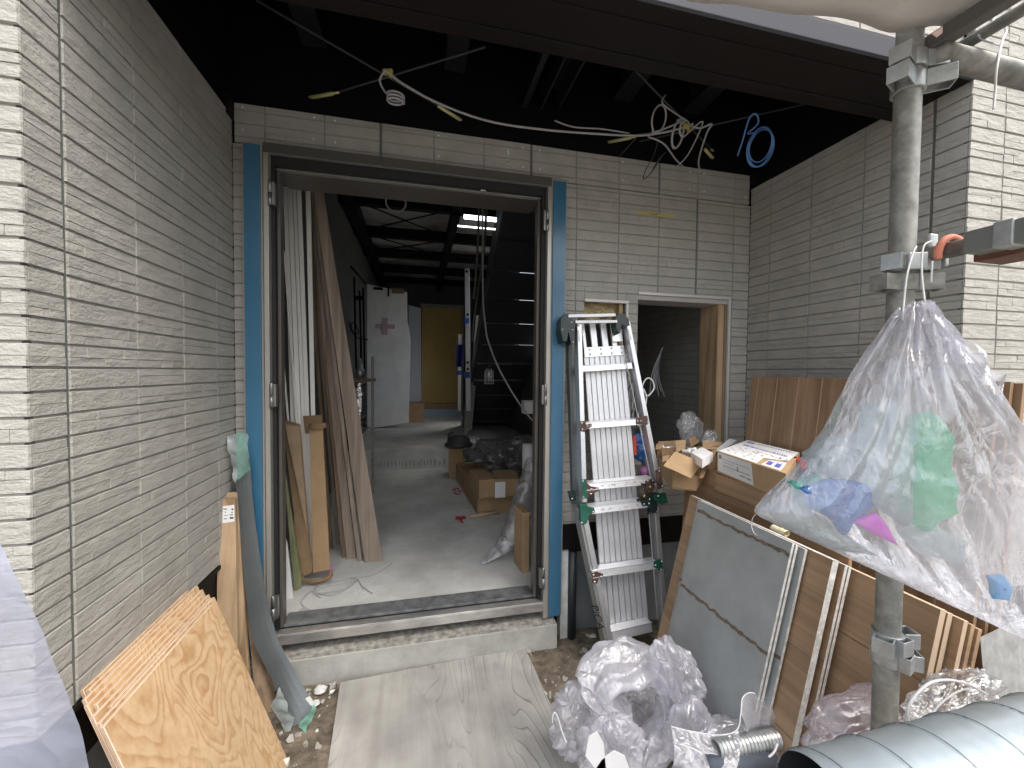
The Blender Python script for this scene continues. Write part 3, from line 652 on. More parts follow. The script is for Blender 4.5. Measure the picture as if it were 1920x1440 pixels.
# ------------------------------------------------------------------ cables
def cable(name, pts, r, m, label, cat='cable', n=10, group=None, extra=None):
    m_ = MB(); m_.tube(spline(pts, n), r, 8); o = m_.build(name, m); tag(o, label, cat, group); return o
zc = 2.72
pts = [P(720, 130, Z=zc), P(760, 160, Z=zc-.01), P(830, 197, Z=zc-.02), P(920, 228, Z=zc-.03), P(1020, 243, Z=zc-.03), P(1120, 251, Z=zc-.02), P(1200, 254, Z=zc-.01), P(1260, 245, Z=zc), P(1300, 232, Z=zc+.02)]
cable('ceiling_cable', pts, .0052, M['cable'], 'thick grey cable sagging across the dark porch ceiling above the door', group=None)
pts = [P(718, 130, Z=zc), P(713, 150, Z=zc-.02)]
c = P(742, 184, Z=zc-.1); 
coil = [P(722, 132, Z=zc), P(712, 150, Z=zc-.03), P(719, 168, Z=zc-.06)]
for k in range(46):
    t = k/46*2*math.pi*2.6+math.pi*.9; coil.append(c+Vector((.033*math.cos(t), .026*math.sin(t), .014-k*.00075)))
cable('coiled_cable', coil, .0042, M['cable'], 'small grey cable coil hanging from yellow tape near the left of the ceiling', n=3)
for (px, py, a_, lab) in ((727, 135, .5, 'yellow tape tag on the ceiling cable above the small hanging coil'), (1288, 238, -.1, 'yellow tape tag on the ceiling cable next to the knotted grey loops')):
    c = P(px, py, Z=zc+.004); m_ = MB(); m_.obox(c, (.018, a_*-.012, 0), (.003, .006, .002), (0, -.002, .009)); m_.obox(c+Vector((.012, .004, -.012)), (.006, 0, -.003), (0, .001, 0), (.003, 0, .006)); tag(m_.build('tape_tag', M['tag']), lab, 'tape tag')
def loop(c, rx, rz, n, ph=0, turns=1, tilt=(1, .25, 0), drift=.004):
    ax = Vector(tilt).normalized(); out = []
    for k in range(int(n*turns)+1):
        t = ph+2*math.pi*k/n; out.append(c+ax*rx*math.cos(t)+Vector((0, -.5, 1)).normalized()*rz*math.sin(t)+Vector((0, drift*k/n, 0)))
    return out
c1 = P(1250, 222, Z=zc+.01)
cable('looped_cable', [P(1190, 254, Z=zc), P(1225, 250, Z=zc)]+loop(P(1236, 222, Z=zc+.02), .042, .055, 14, -1.6, 1.0)+loop(P(1272, 250, Z=zc-.01), .035, .062, 14, 1.2, 2.2)+[P(1310, 240, Z=zc), P(1335, 232, Z=zc), P(1325, 250, Z=zc-.02), P(1310, 300, Z=zc-.05), P(1313, 322, Y=D+.02)], .0045, M['cable'], 'tangled grey cable with several loops hanging left of the blue coil', n=4)
cable('looped_cable', [P(1248, 178, Z=2.80), P(1243, 195, Z=2.76)]+loop(P(1284, 240, Z=zc), .03, .034, 14, 2.0, 1.6)+[P(1318, 228, Z=zc), P(1290, 290, Z=zc-.03), P(1262, 318, Z=zc-.05)], .0036, M['cable'], 'thin grey cable looped over the tangled one and crossing below it', n=4)
cable('hanging_cable', [P(1215, 256, Z=zc), P(1245, 270, Z=zc-.02), P(1268, 300, Z=zc-.04), P(1290, 318, Z=2.69), P(1312, 322, Y=D+.03)], .0042, M['cable'], 'grey cable dropping from the ceiling cable to the top of the back wall', n=6)
cable('hanging_cable', [P(1214, 256, Z=zc), P(1232, 262, Z=zc-.01), P(1226, 290, Z=zc-.05), P(1210, 320, Y=1.93), P(1207, 336, Y=1.93), P(1222, 322, Y=1.93), P(1242, 292, Y=1.93), P(1247, 286, Y=1.93), P(1234, 300, Y=1.93), P(1220, 326, Y=1.94)], .0026, M['cable_d'], 'thin dark cable dangling in front of the top of the back wall', n=5)
cable('hanging_cable', [P(1200, 250, Z=zc), P(1182, 270, Z=zc-.03), P(1162, 292, Z=zc-.05), P(1172, 282, Z=zc-.05), P(1196, 255, Z=zc)], .0018, M['cable_d'], 'thin black wire pair hanging beside the yellow turnbuckle', n=5)
cable('ceiling_cable', [P(1040, 226, Z=zc+.02), P(1075, 238, Z=zc), P(1130, 242, Z=zc), P(1180, 250, Z=zc)], .0036, M['cable'], 'short grey cable joining the thick ceiling cable from a joist', n=6)
cable('ceiling_cable', [P(910, 243, Z=2.80), P(940, 228, Z=2.80), P(975, 219, Z=2.84)], .004, M['cable'], 'short grey cable end curving up to a joist above the door', n=6)
cable('ceiling_cable', [P(640, 175, Z=2.8), P(700, 190, Z=2.8), P(760, 213, Z=2.8), P(830, 232, Z=2.8), P(880, 255, Z=2.8)], .0025, M['cable_d'], 'thin dark cable running low along the ceiling left of the coil', n=6)
bc = P(1425, 276, Z=zc-.02)
pts = [P(1383, 292, Z=zc-.06), P(1392, 265, Z=zc-.03), P(1405, 222, Z=zc+.02), P(1418, 214, Z=zc+.03), P(1421, 232, Z=zc+.01), P(1402, 250, Z=zc)]+loop(bc, .090, .090, 18, 2.6, 1.0, (1, .2, .0), .003)+loop(bc+Vector((.004, 0, .012)), .080, .078, 18, 2.6, 1.0, (1, .2, .0), .003)+loop(bc+Vector((.010, 0, -.004)), .090, .084, 18, 2.6, 1.1, (1, .2, .0), .003)
cable('blue_cable_coil', pts, .0036, M['cable_b'], 'bright blue cable coil hanging at the right end of the porch ceiling', n=4)

# ------------------------------------------------------------------ leaning plywood sheets, bottom left
zt = .712
tops = [(-.800, 1.178, 1.64), (-.781, 1.170, 1.66), (-.767, 1.135, 1.61), (-.753, 1.12, 1.635), (-.738, 1.125, 1.595), (-.722, 1.09, 1.61), (-.706, 1.12, 1.585), (-.690, 1.06, 1.575), (-.674, 1.045, 1.525)]
nP = len(tops)
labs = ['plywood sheet nearest the left wall, rearmost of the leaning stack', 'second plywood sheet out from the left wall in the leaning stack', 'third plywood sheet out from the left wall in the leaning stack', 'fourth plywood sheet out from the wall in the leaning stack',
        'middle plywood sheet of the leaning stack, fifth from the wall', 'sixth plywood sheet from the wall, third behind the front one', 'plywood sheet third from the front of the leaning stack', 'plywood sheet right behind the front one of the leaning stack', 'front plywood sheet with bold orange flame grain facing the doorway']
for i, (x, y0, y1) in enumerate(tops):
    zz = zt+random.uniform(-.012, .004); lean = .205+.002*i; xb = x+lean*(zz-GZ)/.66+.0
    root = empty('plywood_sheet', ((x+xb)/2, (y0+y1)/2, GZ), labs[i], 'plywood sheet', 'plywood sheets leaning on the left wall')
    n_ = Vector((zz-GZ, 0, xb-x)).normalized(); th = .0088
    f = MB(); f.plate([(x, y0, zz), (x, y1, zz), (xb, y1+.03, GZ), (xb, y0+.01, GZ)], -n_*th, 1); 
    f.m[-6:] = [1]*6
    # faces: big ones take the veneer
    f.m[-6] = 0; f.m[-5] = 0
    f.build('panel', [M['ply'], M['plyedge']], root)
    k = MB()                                     # the middle plies show as dark lines on the edge
    for s_ in (.35, .68):
        o_ = -n_*th*s_; k.obox(Vector((x, (y0+y1)/2, zz+.0004))+o_, (0, (y1-y0)/2, 0), n_*.0005, (0, 0, .0003)); 
        k.plate([Vector((x, y0-.0005, zz))+o_, Vector((xb, y0+.0095, GZ))+o_, Vector((xb, y0+.0095, GZ))+o_-n_*.0018, Vector((x, y0-.0005, zz))+o_-n_*.0018], (0, .0004, 0))
    k.build('inner_ply', mat('ply_core', (.40, .25, .16), .8), root)

# lumber in the corner
def board(name, pts, off, m, label, cat, group=None, bevel=.0015, root=None):
    b_ = MB(); b_.plate(pts, off); o = b_.build(name, m, root, bevel=bevel)
    if label: tag(o, label, cat, group)
    return o
a, b = P(407, 935, Y=1.93), P(441, 935, Y=1.93)
root = empty('timber_board', (a.x+.05, 1.85, GZ), 'pale timber board with a white printed label, standing in the left corner', 'timber board', 'timber boards in the left corner')
c_, d_ = Vector((-.672, 1.80, GZ)), Vector((-.735, 1.80, GZ))
bb_ = MB(); bb_.plate([a, b, b.lerp(c_, .0)+Vector((0, 0, 0)), c_, d_], (0, .016, 0)); bb_.f = []; bb_.v = []; bb_.m = []; bb_.sm = []
d_ = Vector((a.x+.045, 1.80, GZ)); c_ = Vector((b.x+.055, 1.80, GZ))
bb_.plate([a, b, c_, d_], (0, .018, 0)); bb_.build('board', M['lumber'], root, bevel=.001)
lp = lambda u, v: (a.lerp(b, u)).lerp(d_.lerp(c_, u), v)+Vector((0, -.0015, 0))
lb = MB(); lb.plate([lp(.30, .035), lp(.95, .028), lp(.95, .105), lp(.30, .112)], (0, .001, 0)); lo = lb.build('label', M['white'], root)
lb = MB()
for (u0, u1, v0, v1) in ((.35, .55, .045, .049), (.8, .9, .045, .052), (.8, .86, .06, .066), (.7, .88, .072, .076), (.7, .9, .084, .092), (.42, .5, .06, .063), (.38, .6, .075, .077), (.38, .55, .09, .093)):
    lb.plate([lp(u0, v0)+Vector((0, -.0008, 0)), lp(u1, v0)+Vector((0, -.0008, 0)), lp(u1, v1)+Vector((0, -.0008, 0)), lp(u0, v1)+Vector((0, -.0008, 0))], (0, .0005, 0))
lb.build('print', M['ink'], lo)
a2, b2 = P(417, 925, Y=1.96), P(444, 924, Y=1.96)
board('timber_board', [a2, b2, Vector((b2.x+.085, 1.86, GZ)), Vector((a2.x+.085, 1.86, GZ))], (0, .018, 0), M['lumber'], 'pale timber board without label, behind the labelled one in the corner', 'timber board', 'timber boards in the left corner')
a3 = P(452, 1060, Y=1.99); a3b = P(474, 1060, Y=1.99); e0 = P(484, 1347, Z=GZ); e1 = P(515, 1332, Z=GZ)
board('timber_board', [a3, a3b, e1, e0], (.002, .018, 0), M['lumber_d'], 'dark dirty timber board leaning behind the bent steel strip', 'timber board', 'timber boards in the left corner')

# bent dark steel strip with wrapped ends
root = empty('steel_strip', P(560, 1360, Z=GZ), 'long bent dark steel strip with taped ends leaning beside the blue film', 'steel strip')
Lp = [(438, 860, 1.97), (443, 930, 1.96), (450, 1000, 1.945), (459, 1100, 1.91), (474, 1200, 1.86), (508, 1272, 1.82), (550, 1368, 1.735)]
Rp = [(468, 860, 1.97), (473, 930, 1.96), (481, 1000, 1.945), (496, 1100, 1.91), (518, 1190, 1.87), (550, 1255, 1.83), (592, 1328, 1.775)]
Ls = spline([P(x, y, Y=Y_) for x, y, Y_ in Lp], 7); Rs = spline([P(x, y, Y=Y_) for x, y, Y_ in Rp], 7)
m_ = MB(); m_.grid(lambda u, v: Ls[int(round(v*(len(Ls)-1)))].lerp(Rs[int(round(v*(len(Rs)-1)))], u)+Vector((0, .01*(u-.5)**2, 0)), 5, len(Ls)); m_.sm = [False]*len(m_.f); m_.build('strip', M['steelstrip'], root, solid=.0015)
def rag(fn, nu, nv, amp, f):
    def g(u, v):
        p = fn(u, v); return p+Vector((noise.noise(p*f), noise.noise(p*f+Vector((5, 0, 0))), noise.noise(p*f+Vector((0, 9, 0)))))*amp
    m_ = MB(); m_.grid(g, nu, nv); return m_
def quadfn(c, Y_):
    q = [P(x, y, Y=Y_) for x, y in c]
    return lambda u, v: q[0].lerp(q[1], u).lerp(q[3].lerp(q[2], u), v)
rag(quadfn([(424, 815), (465, 813), (466, 858), (440, 905)], 1.945), 24, 24, .014, 22).build('film_wrap', M['filmwhite'], root)
rag(quadfn([(444, 812), (458, 812), (468, 880), (446, 898)], 1.935), 18, 24, .008, 26).build('green_tape', M['filmtape'], root)
rag(quadfn([(508, 1322), (525, 1290), (552, 1350), (540, 1385)], 1.72), 20, 20, .010, 30).build('film_wrap', M['filmwhite'], root)
rag(quadfn([(560, 1362), (590, 1318), (592, 1335), (572, 1375)], 1.70), 14, 18, .010, 30).build('green_tape', M['filmtape'], root)
rag(quadfn([(573, 1308), (581, 1304), (591, 1322), (584, 1326)], 1.78), 8, 10, .005, 30).build('paper_scrap', M['white'], root)

# plywood on the ground
q = [P(638, 1279, Z=GZ+.02), P(984, 1213, Z=GZ+.02)]
pr = P(1087, 1440, Z=GZ+.02); pl = P(614, 1440, Z=GZ+.02)
q2 = [q[1]+(pr-q[1])*2.1, q[0]+(pl-q[0])*2.4]
m_ = MB(); m_.plate([q[0], q[1], q2[0], q2[1]], (0, 0, -.012)); tag(m_.build('ground_plywood', M['plygrey'], bevel=.001), 'grey weathered plywood sheet lying on the soil before the step', 'plywood sheet')
# dust specks are part of its surface
# ------------------------------------------------------------------ plastic sheet at the near left
def nearsheet(u, v):
    e = spline_e[min(len(spline_e)-1, int(v*(len(spline_e)-1)))]
    p = e+Vector((-.34*(1-u), -.05*(1-u), -.02*(1-u)))
    return p+Vector((.006*ridge(p, 5, 2), .012*noise.noise(p*7), 0))
spline_e = spline([P(-30, 960, Y=.36), P(-8, 1035, Y=.36), P(18, 1100, Y=.36), P(52, 1190, Y=.37), P(95, 1290, Y=.38), P(140, 1400, Y=.39), P(175, 1500, Y=.40), P(210, 1640, Y=.41)], 10)
m_ = MB(); m_.grid(nearsheet, 50, 61); tag(m_.build('plastic_sheet', M['film_w']), 'milky lavender plastic sheet hanging close by at the lower left corner', 'plastic sheet')

# ------------------------------------------------------------------ folding ladder with the ribbed plank in it
def LPt(px, py, off=0.):
    """point on the plane of the ladder's front: Y = 1.75 + .139 (z - .33)"""
    d = ROT @ Vector((px-960, -(py-720), -FPX))
    # CAM.y + t d.y = 1.75+off+.139*(CAM.z+t d.z-.33)
    t = (1.75+off+.139*(CAMZ-.33))/(d.y-.139*d.z)
    return CAM+d*t
LN = Vector((0, 1, -.139)).normalized()          # into the wall
lad = empty('folding_ladder', (1.05, 1.78, GZ), 'folding aluminium stepladder with green joints leaning between door and window', 'ladder')
def rail(p, q, wd, th, m, name='rail', off=0., parent=lad, ext=0):
    a = LPt(*p, off); b = LPt(*q, off)
    if ext: b = b+(b-a).normalized()*ext
    m_ = MB(); d = (b-a).normalized(); m_.bar(a, b, wd, th, LN); 
    return m_.build(name, m, parent, bevel=.0015), a, b
r1, a1, b1 = rail((1083, 604), (1093, 940), .024, .05, M['alu'], off=.025)
r2, a2, b2 = rail((1173, 604), (1236, 930), .024, .05, M['alu'], off=.025)
r3, a3, b3 = rail((1091, 955), (1141, 1200), .026, .05, M['alu'], off=.030, ext=.26)
r4, a4, b4 = rail((1226, 950), (1244, 1168), .024, .05, M['alu'], off=.030, ext=.24)
g_ = MB()                                       # extruded groove of the right rails
for (p, q) in (((1166, 640), (1224, 915)), ((1217, 965), (1233, 1160))):
    g_.bar(LPt(*p, .0), LPt(*q, .0), .003, .004, LN)
g_.build('rail_groove', M['cable'], r2)
# rear legs
rail((1068, 640), (1078, 945), .030, .04, mat('grey_leg', (.16, .18, .185), .4, .5), 'rear_leg', .11)
rail((1186, 660), (1214, 900), .028, .04, mat('grey_leg2', (.34, .34, .33), .4, .6), 'rear_leg', .13, ext=.5)
rail((1080, 950), (1130, 1190), .014, .07, mat('grey_leg3', (.38, .38, .36), .45, .5), 'rear_leg', .05, ext=.24)
# rungs
for (x0, y0, x1, y1, h, off) in ((1090, 692, 1185, 686, .030, .01), (1097, 799, 1204, 791, .028, 0), (1097, 914, 1222, 902, .032, 0), (1095, 959, 1222, 944, .034, 0), (1110, 1078, 1232, 1060, .032, 0), (1140, 1195, 1222, 1176, .040, .01)):
    a = LPt(x0, y0, off); b = LPt(x1, y1, off); u = Vector((0, .30, 1)).normalized(); m_ = MB(); m_.bar(a, b, .004, h, u)
    up = Vector((0, 0, 1)); m_.bar(a+up*h*.48+Vector((0, .025, .002)), b+up*h*.48+Vector((0, .025, .002)), .05, .004, up); m_.bar(a-up*h*.48+Vector((0, .022, 0)), b-up*h*.48+Vector((0, .022, 0)), .044, .004, up)
    o = m_.build('rung', M['alu_w'], lad, bevel=.001)
    if y0 in (914, 959):
        k = MB(); rg = random.Random(y0)
        for i in range(16):
            t = rg.uniform(.22, .85); c = a.lerp(b, t)+Vector((0, -.0035, rg.uniform(-.006, .006))); k.obox(c, (rg.uniform(.002, .006), 0, 0), (0, .0003, 0), (rg.uniform(-.002, .002), 0, rg.uniform(.0008, .0022)))
        k.build('worn_print', mat('faded_print', (.35, .35, .36), .6), o)
# brackets with rivets
def bracket(pts, m, riv, off=-.004, th=.005, name='bracket'):
    q = [LPt(x, y, off) for x, y in pts]; m_ = MB(); m_.plate(q, LN*th); o = m_.build(name, m, lad, bevel=.0008)
    if riv:
        r_ = MB()
        for (x, y) in riv: r_.lathe(LPt(x, y, off), [(0, .003), (.0032, .0026), (.0045, 0)], 10, -LN)
        r_.build('rivet', M['rivet'], o)
    return o
bracket([(1087, 790), (1098, 789), (1099, 796), (1109, 794), (1111, 800), (1100, 805), (1096, 810), (1088, 808)], M['rust'], [(1091, 793), (1092, 805), (1102, 799), (1108, 799)])
bracket([(1193, 784), (1203, 781), (1214, 779), (1216, 795), (1207, 799), (1203, 796), (1192, 796)], M['rust'], [(1214, 781), (1215, 792), (1196, 789), (1202, 789)])
bracket([(1090, 899), (1100, 898), (1101, 906), (1108, 912), (1123, 914), (1123, 921), (1112, 925), (1106, 924), (1103, 934), (1094, 935)], M['rust'], [(1093, 902), (1094, 932), (1109, 917), (1119, 916), (1108, 926)])
bracket([(1089, 899), (1098, 899), (1102, 932), (1093, 936)], M['green'], [], -.0055, .002, 'green_cap')
bracket([(1087, 946), (1101, 945), (1103, 950), (1114, 952), (1116, 961), (1104, 966), (1101, 980), (1094, 985), (1089, 975)], M['green'], [(1112, 960), (1091, 980)], -.006, .03, 'green_joint')
bracket([(1068, 922), (1078, 920), (1081, 938), (1072, 940)], M['greend'], [(1073, 935)], .06, .03, 'green_joint')
bracket([(1210, 902), (1222, 898), (1228, 903), (1226, 916), (1218, 925), (1212, 918)], M['rust'], [(1215, 902), (1224, 901), (1229, 908)], -.008)
bracket([(1229, 882), (1239, 880), (1244, 914), (1234, 918)], M['rust'], [(1236, 883), (1242, 911)], -.006)
bracket([(1201, 938), (1212, 932), (1226, 924), (1233, 926), (1232, 960), (1224, 963), (1214, 948), (1206, 949)], M['greend'], [(1218, 936), (1208, 945), (1217, 944), (1232, 959)], -.010, .028, 'green_joint')
bracket([(1226, 928), (1248, 924), (1253, 943), (1241, 946), (1228, 938)], M['green'], [(1234, 930)], -.012, .05, 'rubber_foot')
bracket([(1220, 940), (1232, 940), (1233, 962), (1223, 962)], M['greend'], [], -.012, .03, 'green_joint')
bracket([(1109, 1075), (1119, 1072), (1131, 1076), (1133, 1081), (1123, 1084), (1120, 1094), (1112, 1095)], M['rust'], [(1113, 1078), (1127, 1081), (1132, 1080), (1115, 1091)])
bracket([(1226, 1054), (1236, 1049), (1243, 1050), (1243, 1069), (1236, 1070), (1226, 1064)], M['green'], [(1241, 1053), (1222, 1061), (1229, 1060), (1240, 1068)])
kb = MB()
for (x, y) in ((1219, 913), (1208, 930)): kb.lathe(LPt(x, y, -.012), [(0, .008), (.008, .007), (.009, 0), (.004, -.006)], 12, -LN)
kb.build('lock_knob', mat('brass_knob', (.45, .32, .08), .35, .8), lad)
bracket([(1203, 906), (1212, 907), (1212, 911), (1203, 910)], M['rubber'], [], -.010, .006, 'latch'); bracket([(1194, 936), (1206, 931), (1206, 937), (1196, 941)], M['rubber'], [], -.010, .006, 'latch')
# hinge caps
for pts, riv in (([(1052, 598), (1059, 588), (1067, 588), (1075, 597), (1078, 607), (1078, 640), (1071, 645), (1066, 622), (1063, 640), (1056, 640), (1051, 618)], [(1072, 604), (1055, 618), (1074, 618), (1075, 641)]), ([(1153, 597), (1160, 588), (1170, 588), (1179, 598), (1181, 610), (1172, 612), (1166, 607), (1162, 625), (1157, 620)], [])):
    bracket(pts, M['greend'], riv, -.012, .075, 'hinge_cap')
# top bars
for (x0, y0, x1, y1, h) in ((1064, 593, 1152, 591, .016), (1077, 604, 1155, 603, .014)):
    m_ = MB(); m_.bar(LPt(x0, y0, .0), LPt(x1, y1, .0), .03, h, (0, 0, 1)); m_.build('top_bar', M['alu_w'], lad, bevel=.001)
m_ = MB(); m_.bar(LPt(1084, 598, .01), LPt(1096, 598, .01), .01, .008); m_.bar(LPt(1125, 597, .01), LPt(1136, 597, .01), .01, .008); m_.build('top_hinge', M['rust'], lad)
# stickers on both rails: ring, rounded box of text
for (x, y, dx) in ((1084, 611, 2.2), (1175.5, 608, 7)):
    s_ = MB(); c = LPt(x, y, -.002); s_.tube(loop(c, .0055, .0055, 14, 0, 1, (1, 0, 0), 0), .0016, 6)
    for k in range(7):
        p = LPt(x+dx*(k+2.2)/7.5, y+10+k*3, -.002); s_.obox(p, (.0038 if k else .004, 0, 0), (0, .0004, 0), (.0005, 0, .0016))
    s_.build('rail_sticker', M['ink'], lad)
def text_mesh(body, size, origin, xdir, ydir, m, name, parent, ext=.0006):
    cu = bpy.data.curves.new(name, 'FONT'); cu.body = body; cu.size = size; cu.extrude = ext
    t = bpy.data.objects.new(name+'_tmp', cu); COL.objects.link(t); bpy.context.view_layer.update()
    me = bpy.data.meshes.new_from_object(t.evaluated_get(bpy.context.evaluated_depsgraph_get())); bpy.data.objects.remove(t)
    x = Vector(xdir).normalized(); z = x.cross(Vector(ydir)).normalized(); y = z.cross(x)
    mx = Matrix((x, y, z)).transposed()
    for v in me.vertices: v.co = mx @ v.co + (Vector(origin)-parent_world(parent))
    me.materials.clear(); me.materials.append(m); o = bpy.data.objects.new(name, me); COL.objects.link(o); o.parent = parent
    return o
ta = LPt(1112, 1128, .012); tb = LPt(1134, 1205, .012)
text_mesh("PiCA", .058, LPt(1110, 1133, .018)+Vector((-.006, 0, 0)), tb-ta, Vector((.6, -.8, .1)), M['ink'], 'maker_mark', lad)
# ribbed plank
pk = empty('aluminium_plank', (1.02, 1.86, GZ), 'ribbed aluminium platform plank standing behind the rungs of the stepladder', 'plank')
def KP(u, v, off=.06):
    t = LPt(1090, 606, off).lerp(LPt(1166, 604, off), u); b = LPt(1134, 1192, off).lerp(LPt(1217, 1166, off), u); return t.lerp(b, v)
m_ = MB(); nS = 8
for k in range(nS):
    u0 = k/nS+.008; u1 = (k+1)/nS-.008; m_.plate([KP(u0, .115), KP(u1, .115), KP(u1, 1.0), KP(u0, 1.0)], LN*.012)
    for j in range(3):
        uu = lerp(u0, u1, (j+.5)/3); m_.plate([KP(uu-.006, .115, .0588), KP(uu+.006, .115, .0588), KP(uu+.006, 1, .0588), KP(uu-.006, 1, .0588)], LN*.0012)
m_.build('ribbed_deck', M['alu_w'], pk, bevel=.0008)
m_ = MB(); m_.plate([KP(0, .11, .072), KP(1, .11, .072), KP(1, 1, .072), KP(0, 1, .072)], LN*.004); m_.build('plank_back', M['rubber'], pk)
m_ = MB(); m_.plate([KP(.02, .083, .052), KP(1.0, .083, .052), KP(1.0, .117, .052), KP(.02, .117, .052)], LN*.004); rp = m_.build('cross_plate', M['alu'], pk, bevel=.0008)
r_ = MB()
for u in (.15, .42, .68, .93):
    for v in (.091, .108): r_.lathe(KP(u, v, .052), [(0, .004), (.004, .003), (.006, 0)], 10, -LN)
r_.build('rivet', M['rivet'], rp)
m_ = MB()
for (u0, u1) in ((0, .07), (.20, .34), (.46, .60), (.70, .82)): m_.plate([KP(u0, 0), KP(u1, 0), KP(u1+.02, .084), KP(u0+.02, .084)], LN*.015)
m_.build('end_slat', M['alu_w'], pk, bevel=.001)
m_ = MB(); m_.plate([KP(.70, .005, .045), KP(.97, .005, .045), KP(.985, .068, .045), KP(.73, .068, .045)], LN*.005); m_.build('corner_plate', M['alu'], pk, bevel=.001)
m_ = MB(); m_.plate([KP(.0, -.0, .095), KP(.86, -.0, .095), KP(.86, .10, .095), KP(.0, .10, .095)], LN*.004); m_.build('dark_pad', mat('dark_brown_pad', (.05, .042, .035), .8), pk)

# ------------------------------------------------------------------ siding boards stacked against the right wall
zT = .965; SL = .24
def stackboard(X, px, py, yfar, th, mface, medge, label, name, grooves=(), group='siding boards leaning on edge in front of the scaffold pipe', lab=None, topm=None):
    c = P(px, py, X=X); z = min(c.z, 1.2); yn = c.y
    n_ = Vector((1, 0, SL)).normalized()       # across the board
    xb = X-SL*(z-GZ); a = Vector((X, yn, z)); 
    root = empty(name, ((X+xb)/2, (yn+yfar)/2, GZ), label, 'siding board', group)
    nn = Vector((math.cos(math.atan(SL)), 0, -math.sin(math.atan(SL))))   # towards +X
    def q(y, zz, d): return Vector((X-SL*(z-zz), y, zz))+nn*d
    m_ = MB(); m_.hexa([q(yn, GZ, 0), q(yn, GZ, th), q(yfar, GZ, th), q(yfar, GZ, 0), q(yn, z, 0), q(yn, z, th), q(yfar, z, th), q(yfar, z, 0)], 1)
    m_.m[-1] = 0; m_.m[-3] = 0
    m_.build('board', [mface, medge], root, bevel=.0008)
    for g in grooves:
        zz = z-(z-GZ)*g; k = MB()
        if mface is M['cement']:
            rg = random.Random(int(g*100)); n = 60; pts = []
            k.grid(lambda u, v: q(lerp(yn, yfar, u), zz+(v-.5)*(.011+.010*noise.noise(Vector((u*24, v*3, g*9))))+.006*noise.noise(Vector((u*14, 3, g*7)))+.012*u*0, -.0008), n, 2)
            k.build('glue_line', M['stain'], root)
        else:
            k.box((0, 0, 0), (0, 0, 0)); k.v = []; k.f = []; k.m = []; k.sm = []
            k.plate([q(yn, zz, -.0006), q(yfar, zz, -.0006), q(yfar, zz+.003, -.0006), q(yn, zz+.003, -.0006)], nn*.0004); k.build('groove', M['stain'], root)
    return root
ce, ch, ws, te, st2 = M['cement'], M['chalk'], M['wsiding'], M['tan_edge'], M['stain']
gl = (.045, .385, .74)
stackboard(1.160, 1486, 1018, 1.462, .0095, ce, ch, 'grey cement backed siding board, frontmost of the stack, with brown glue lines', 'siding_board', gl)
stackboard(1.173, 1493, 1021, 1.47, .0095, ce, ch, 'second siding board of the stack, only its chalky edge showing beside the grey front one', 'siding_board')
stackboard(1.196, 1510, 1030, 1.52, .010, ce, ch, 'siding board of the stack with a narrow grey face strip and one chalky edge', 'siding_board', (.385, .74))
stackboard(1.216, 1562, 1050, 1.60, .024, ws, ch, 'brown siding board ending in the widest chalky white edge of the stack', 'siding_board', (.33, .6, .85))
stackboard(1.256, 1585, 1060, 1.54, .011, ws, ch, 'dark brown siding board left of the paired thin white edges', 'siding_board', (.33, .6, .85))
stackboard(1.270, 1592, 1063, 1.54, .011, ws, ch, 'thin white edged siding board just left of the wide brown face', 'siding_board')
stackboard(1.300, 1764, 1143, 1.56, .021, ws, te, 'brown siding board with the broadest open face, right behind the scaffold pipe', 'siding_board', (.22, .42, .62, .82))
stackboard(1.324, 1778, 1150, 1.56, .018, ws, te, 'tan edged siding board touching the one with the broadest brown face', 'siding_board')
stackboard(1.347, 1808, 1164, 1.56, .016, ws, te, 'tan edged siding board with a narrow dark face right of the tan pair', 'siding_board', (.4, .7))
stackboard(1.366, 1822, 1172, 1.56, .014, ws, ws, 'brown siding board second from the right end of the stack', 'siding_board')
stackboard(1.383, 1835, 1180, 1.56, .014, ws, ws, 'rightmost brown siding board of the stack, next to the grey metal sheet', 'siding_board')
# paper wad on the stack top
c = P(1462, 1001, X=1.20); m_ = MB(); m_.grid(lambda u, v: c+Vector((.012*math.cos(u*6.28), .035*(v-.5)*1.6, .012+.010*math.sin(u*6.28)))+Vector((0, 0, 1))*.003*noise.noise(Vector((u*4, v*6, 2))), 12, 10, closed=True, smooth=False)
tag(m_.build('paper_wad', mat('cream_paper', (.66, .60, .42), .8)), 'small cream folded paper wad on top of the board stack', 'paper')
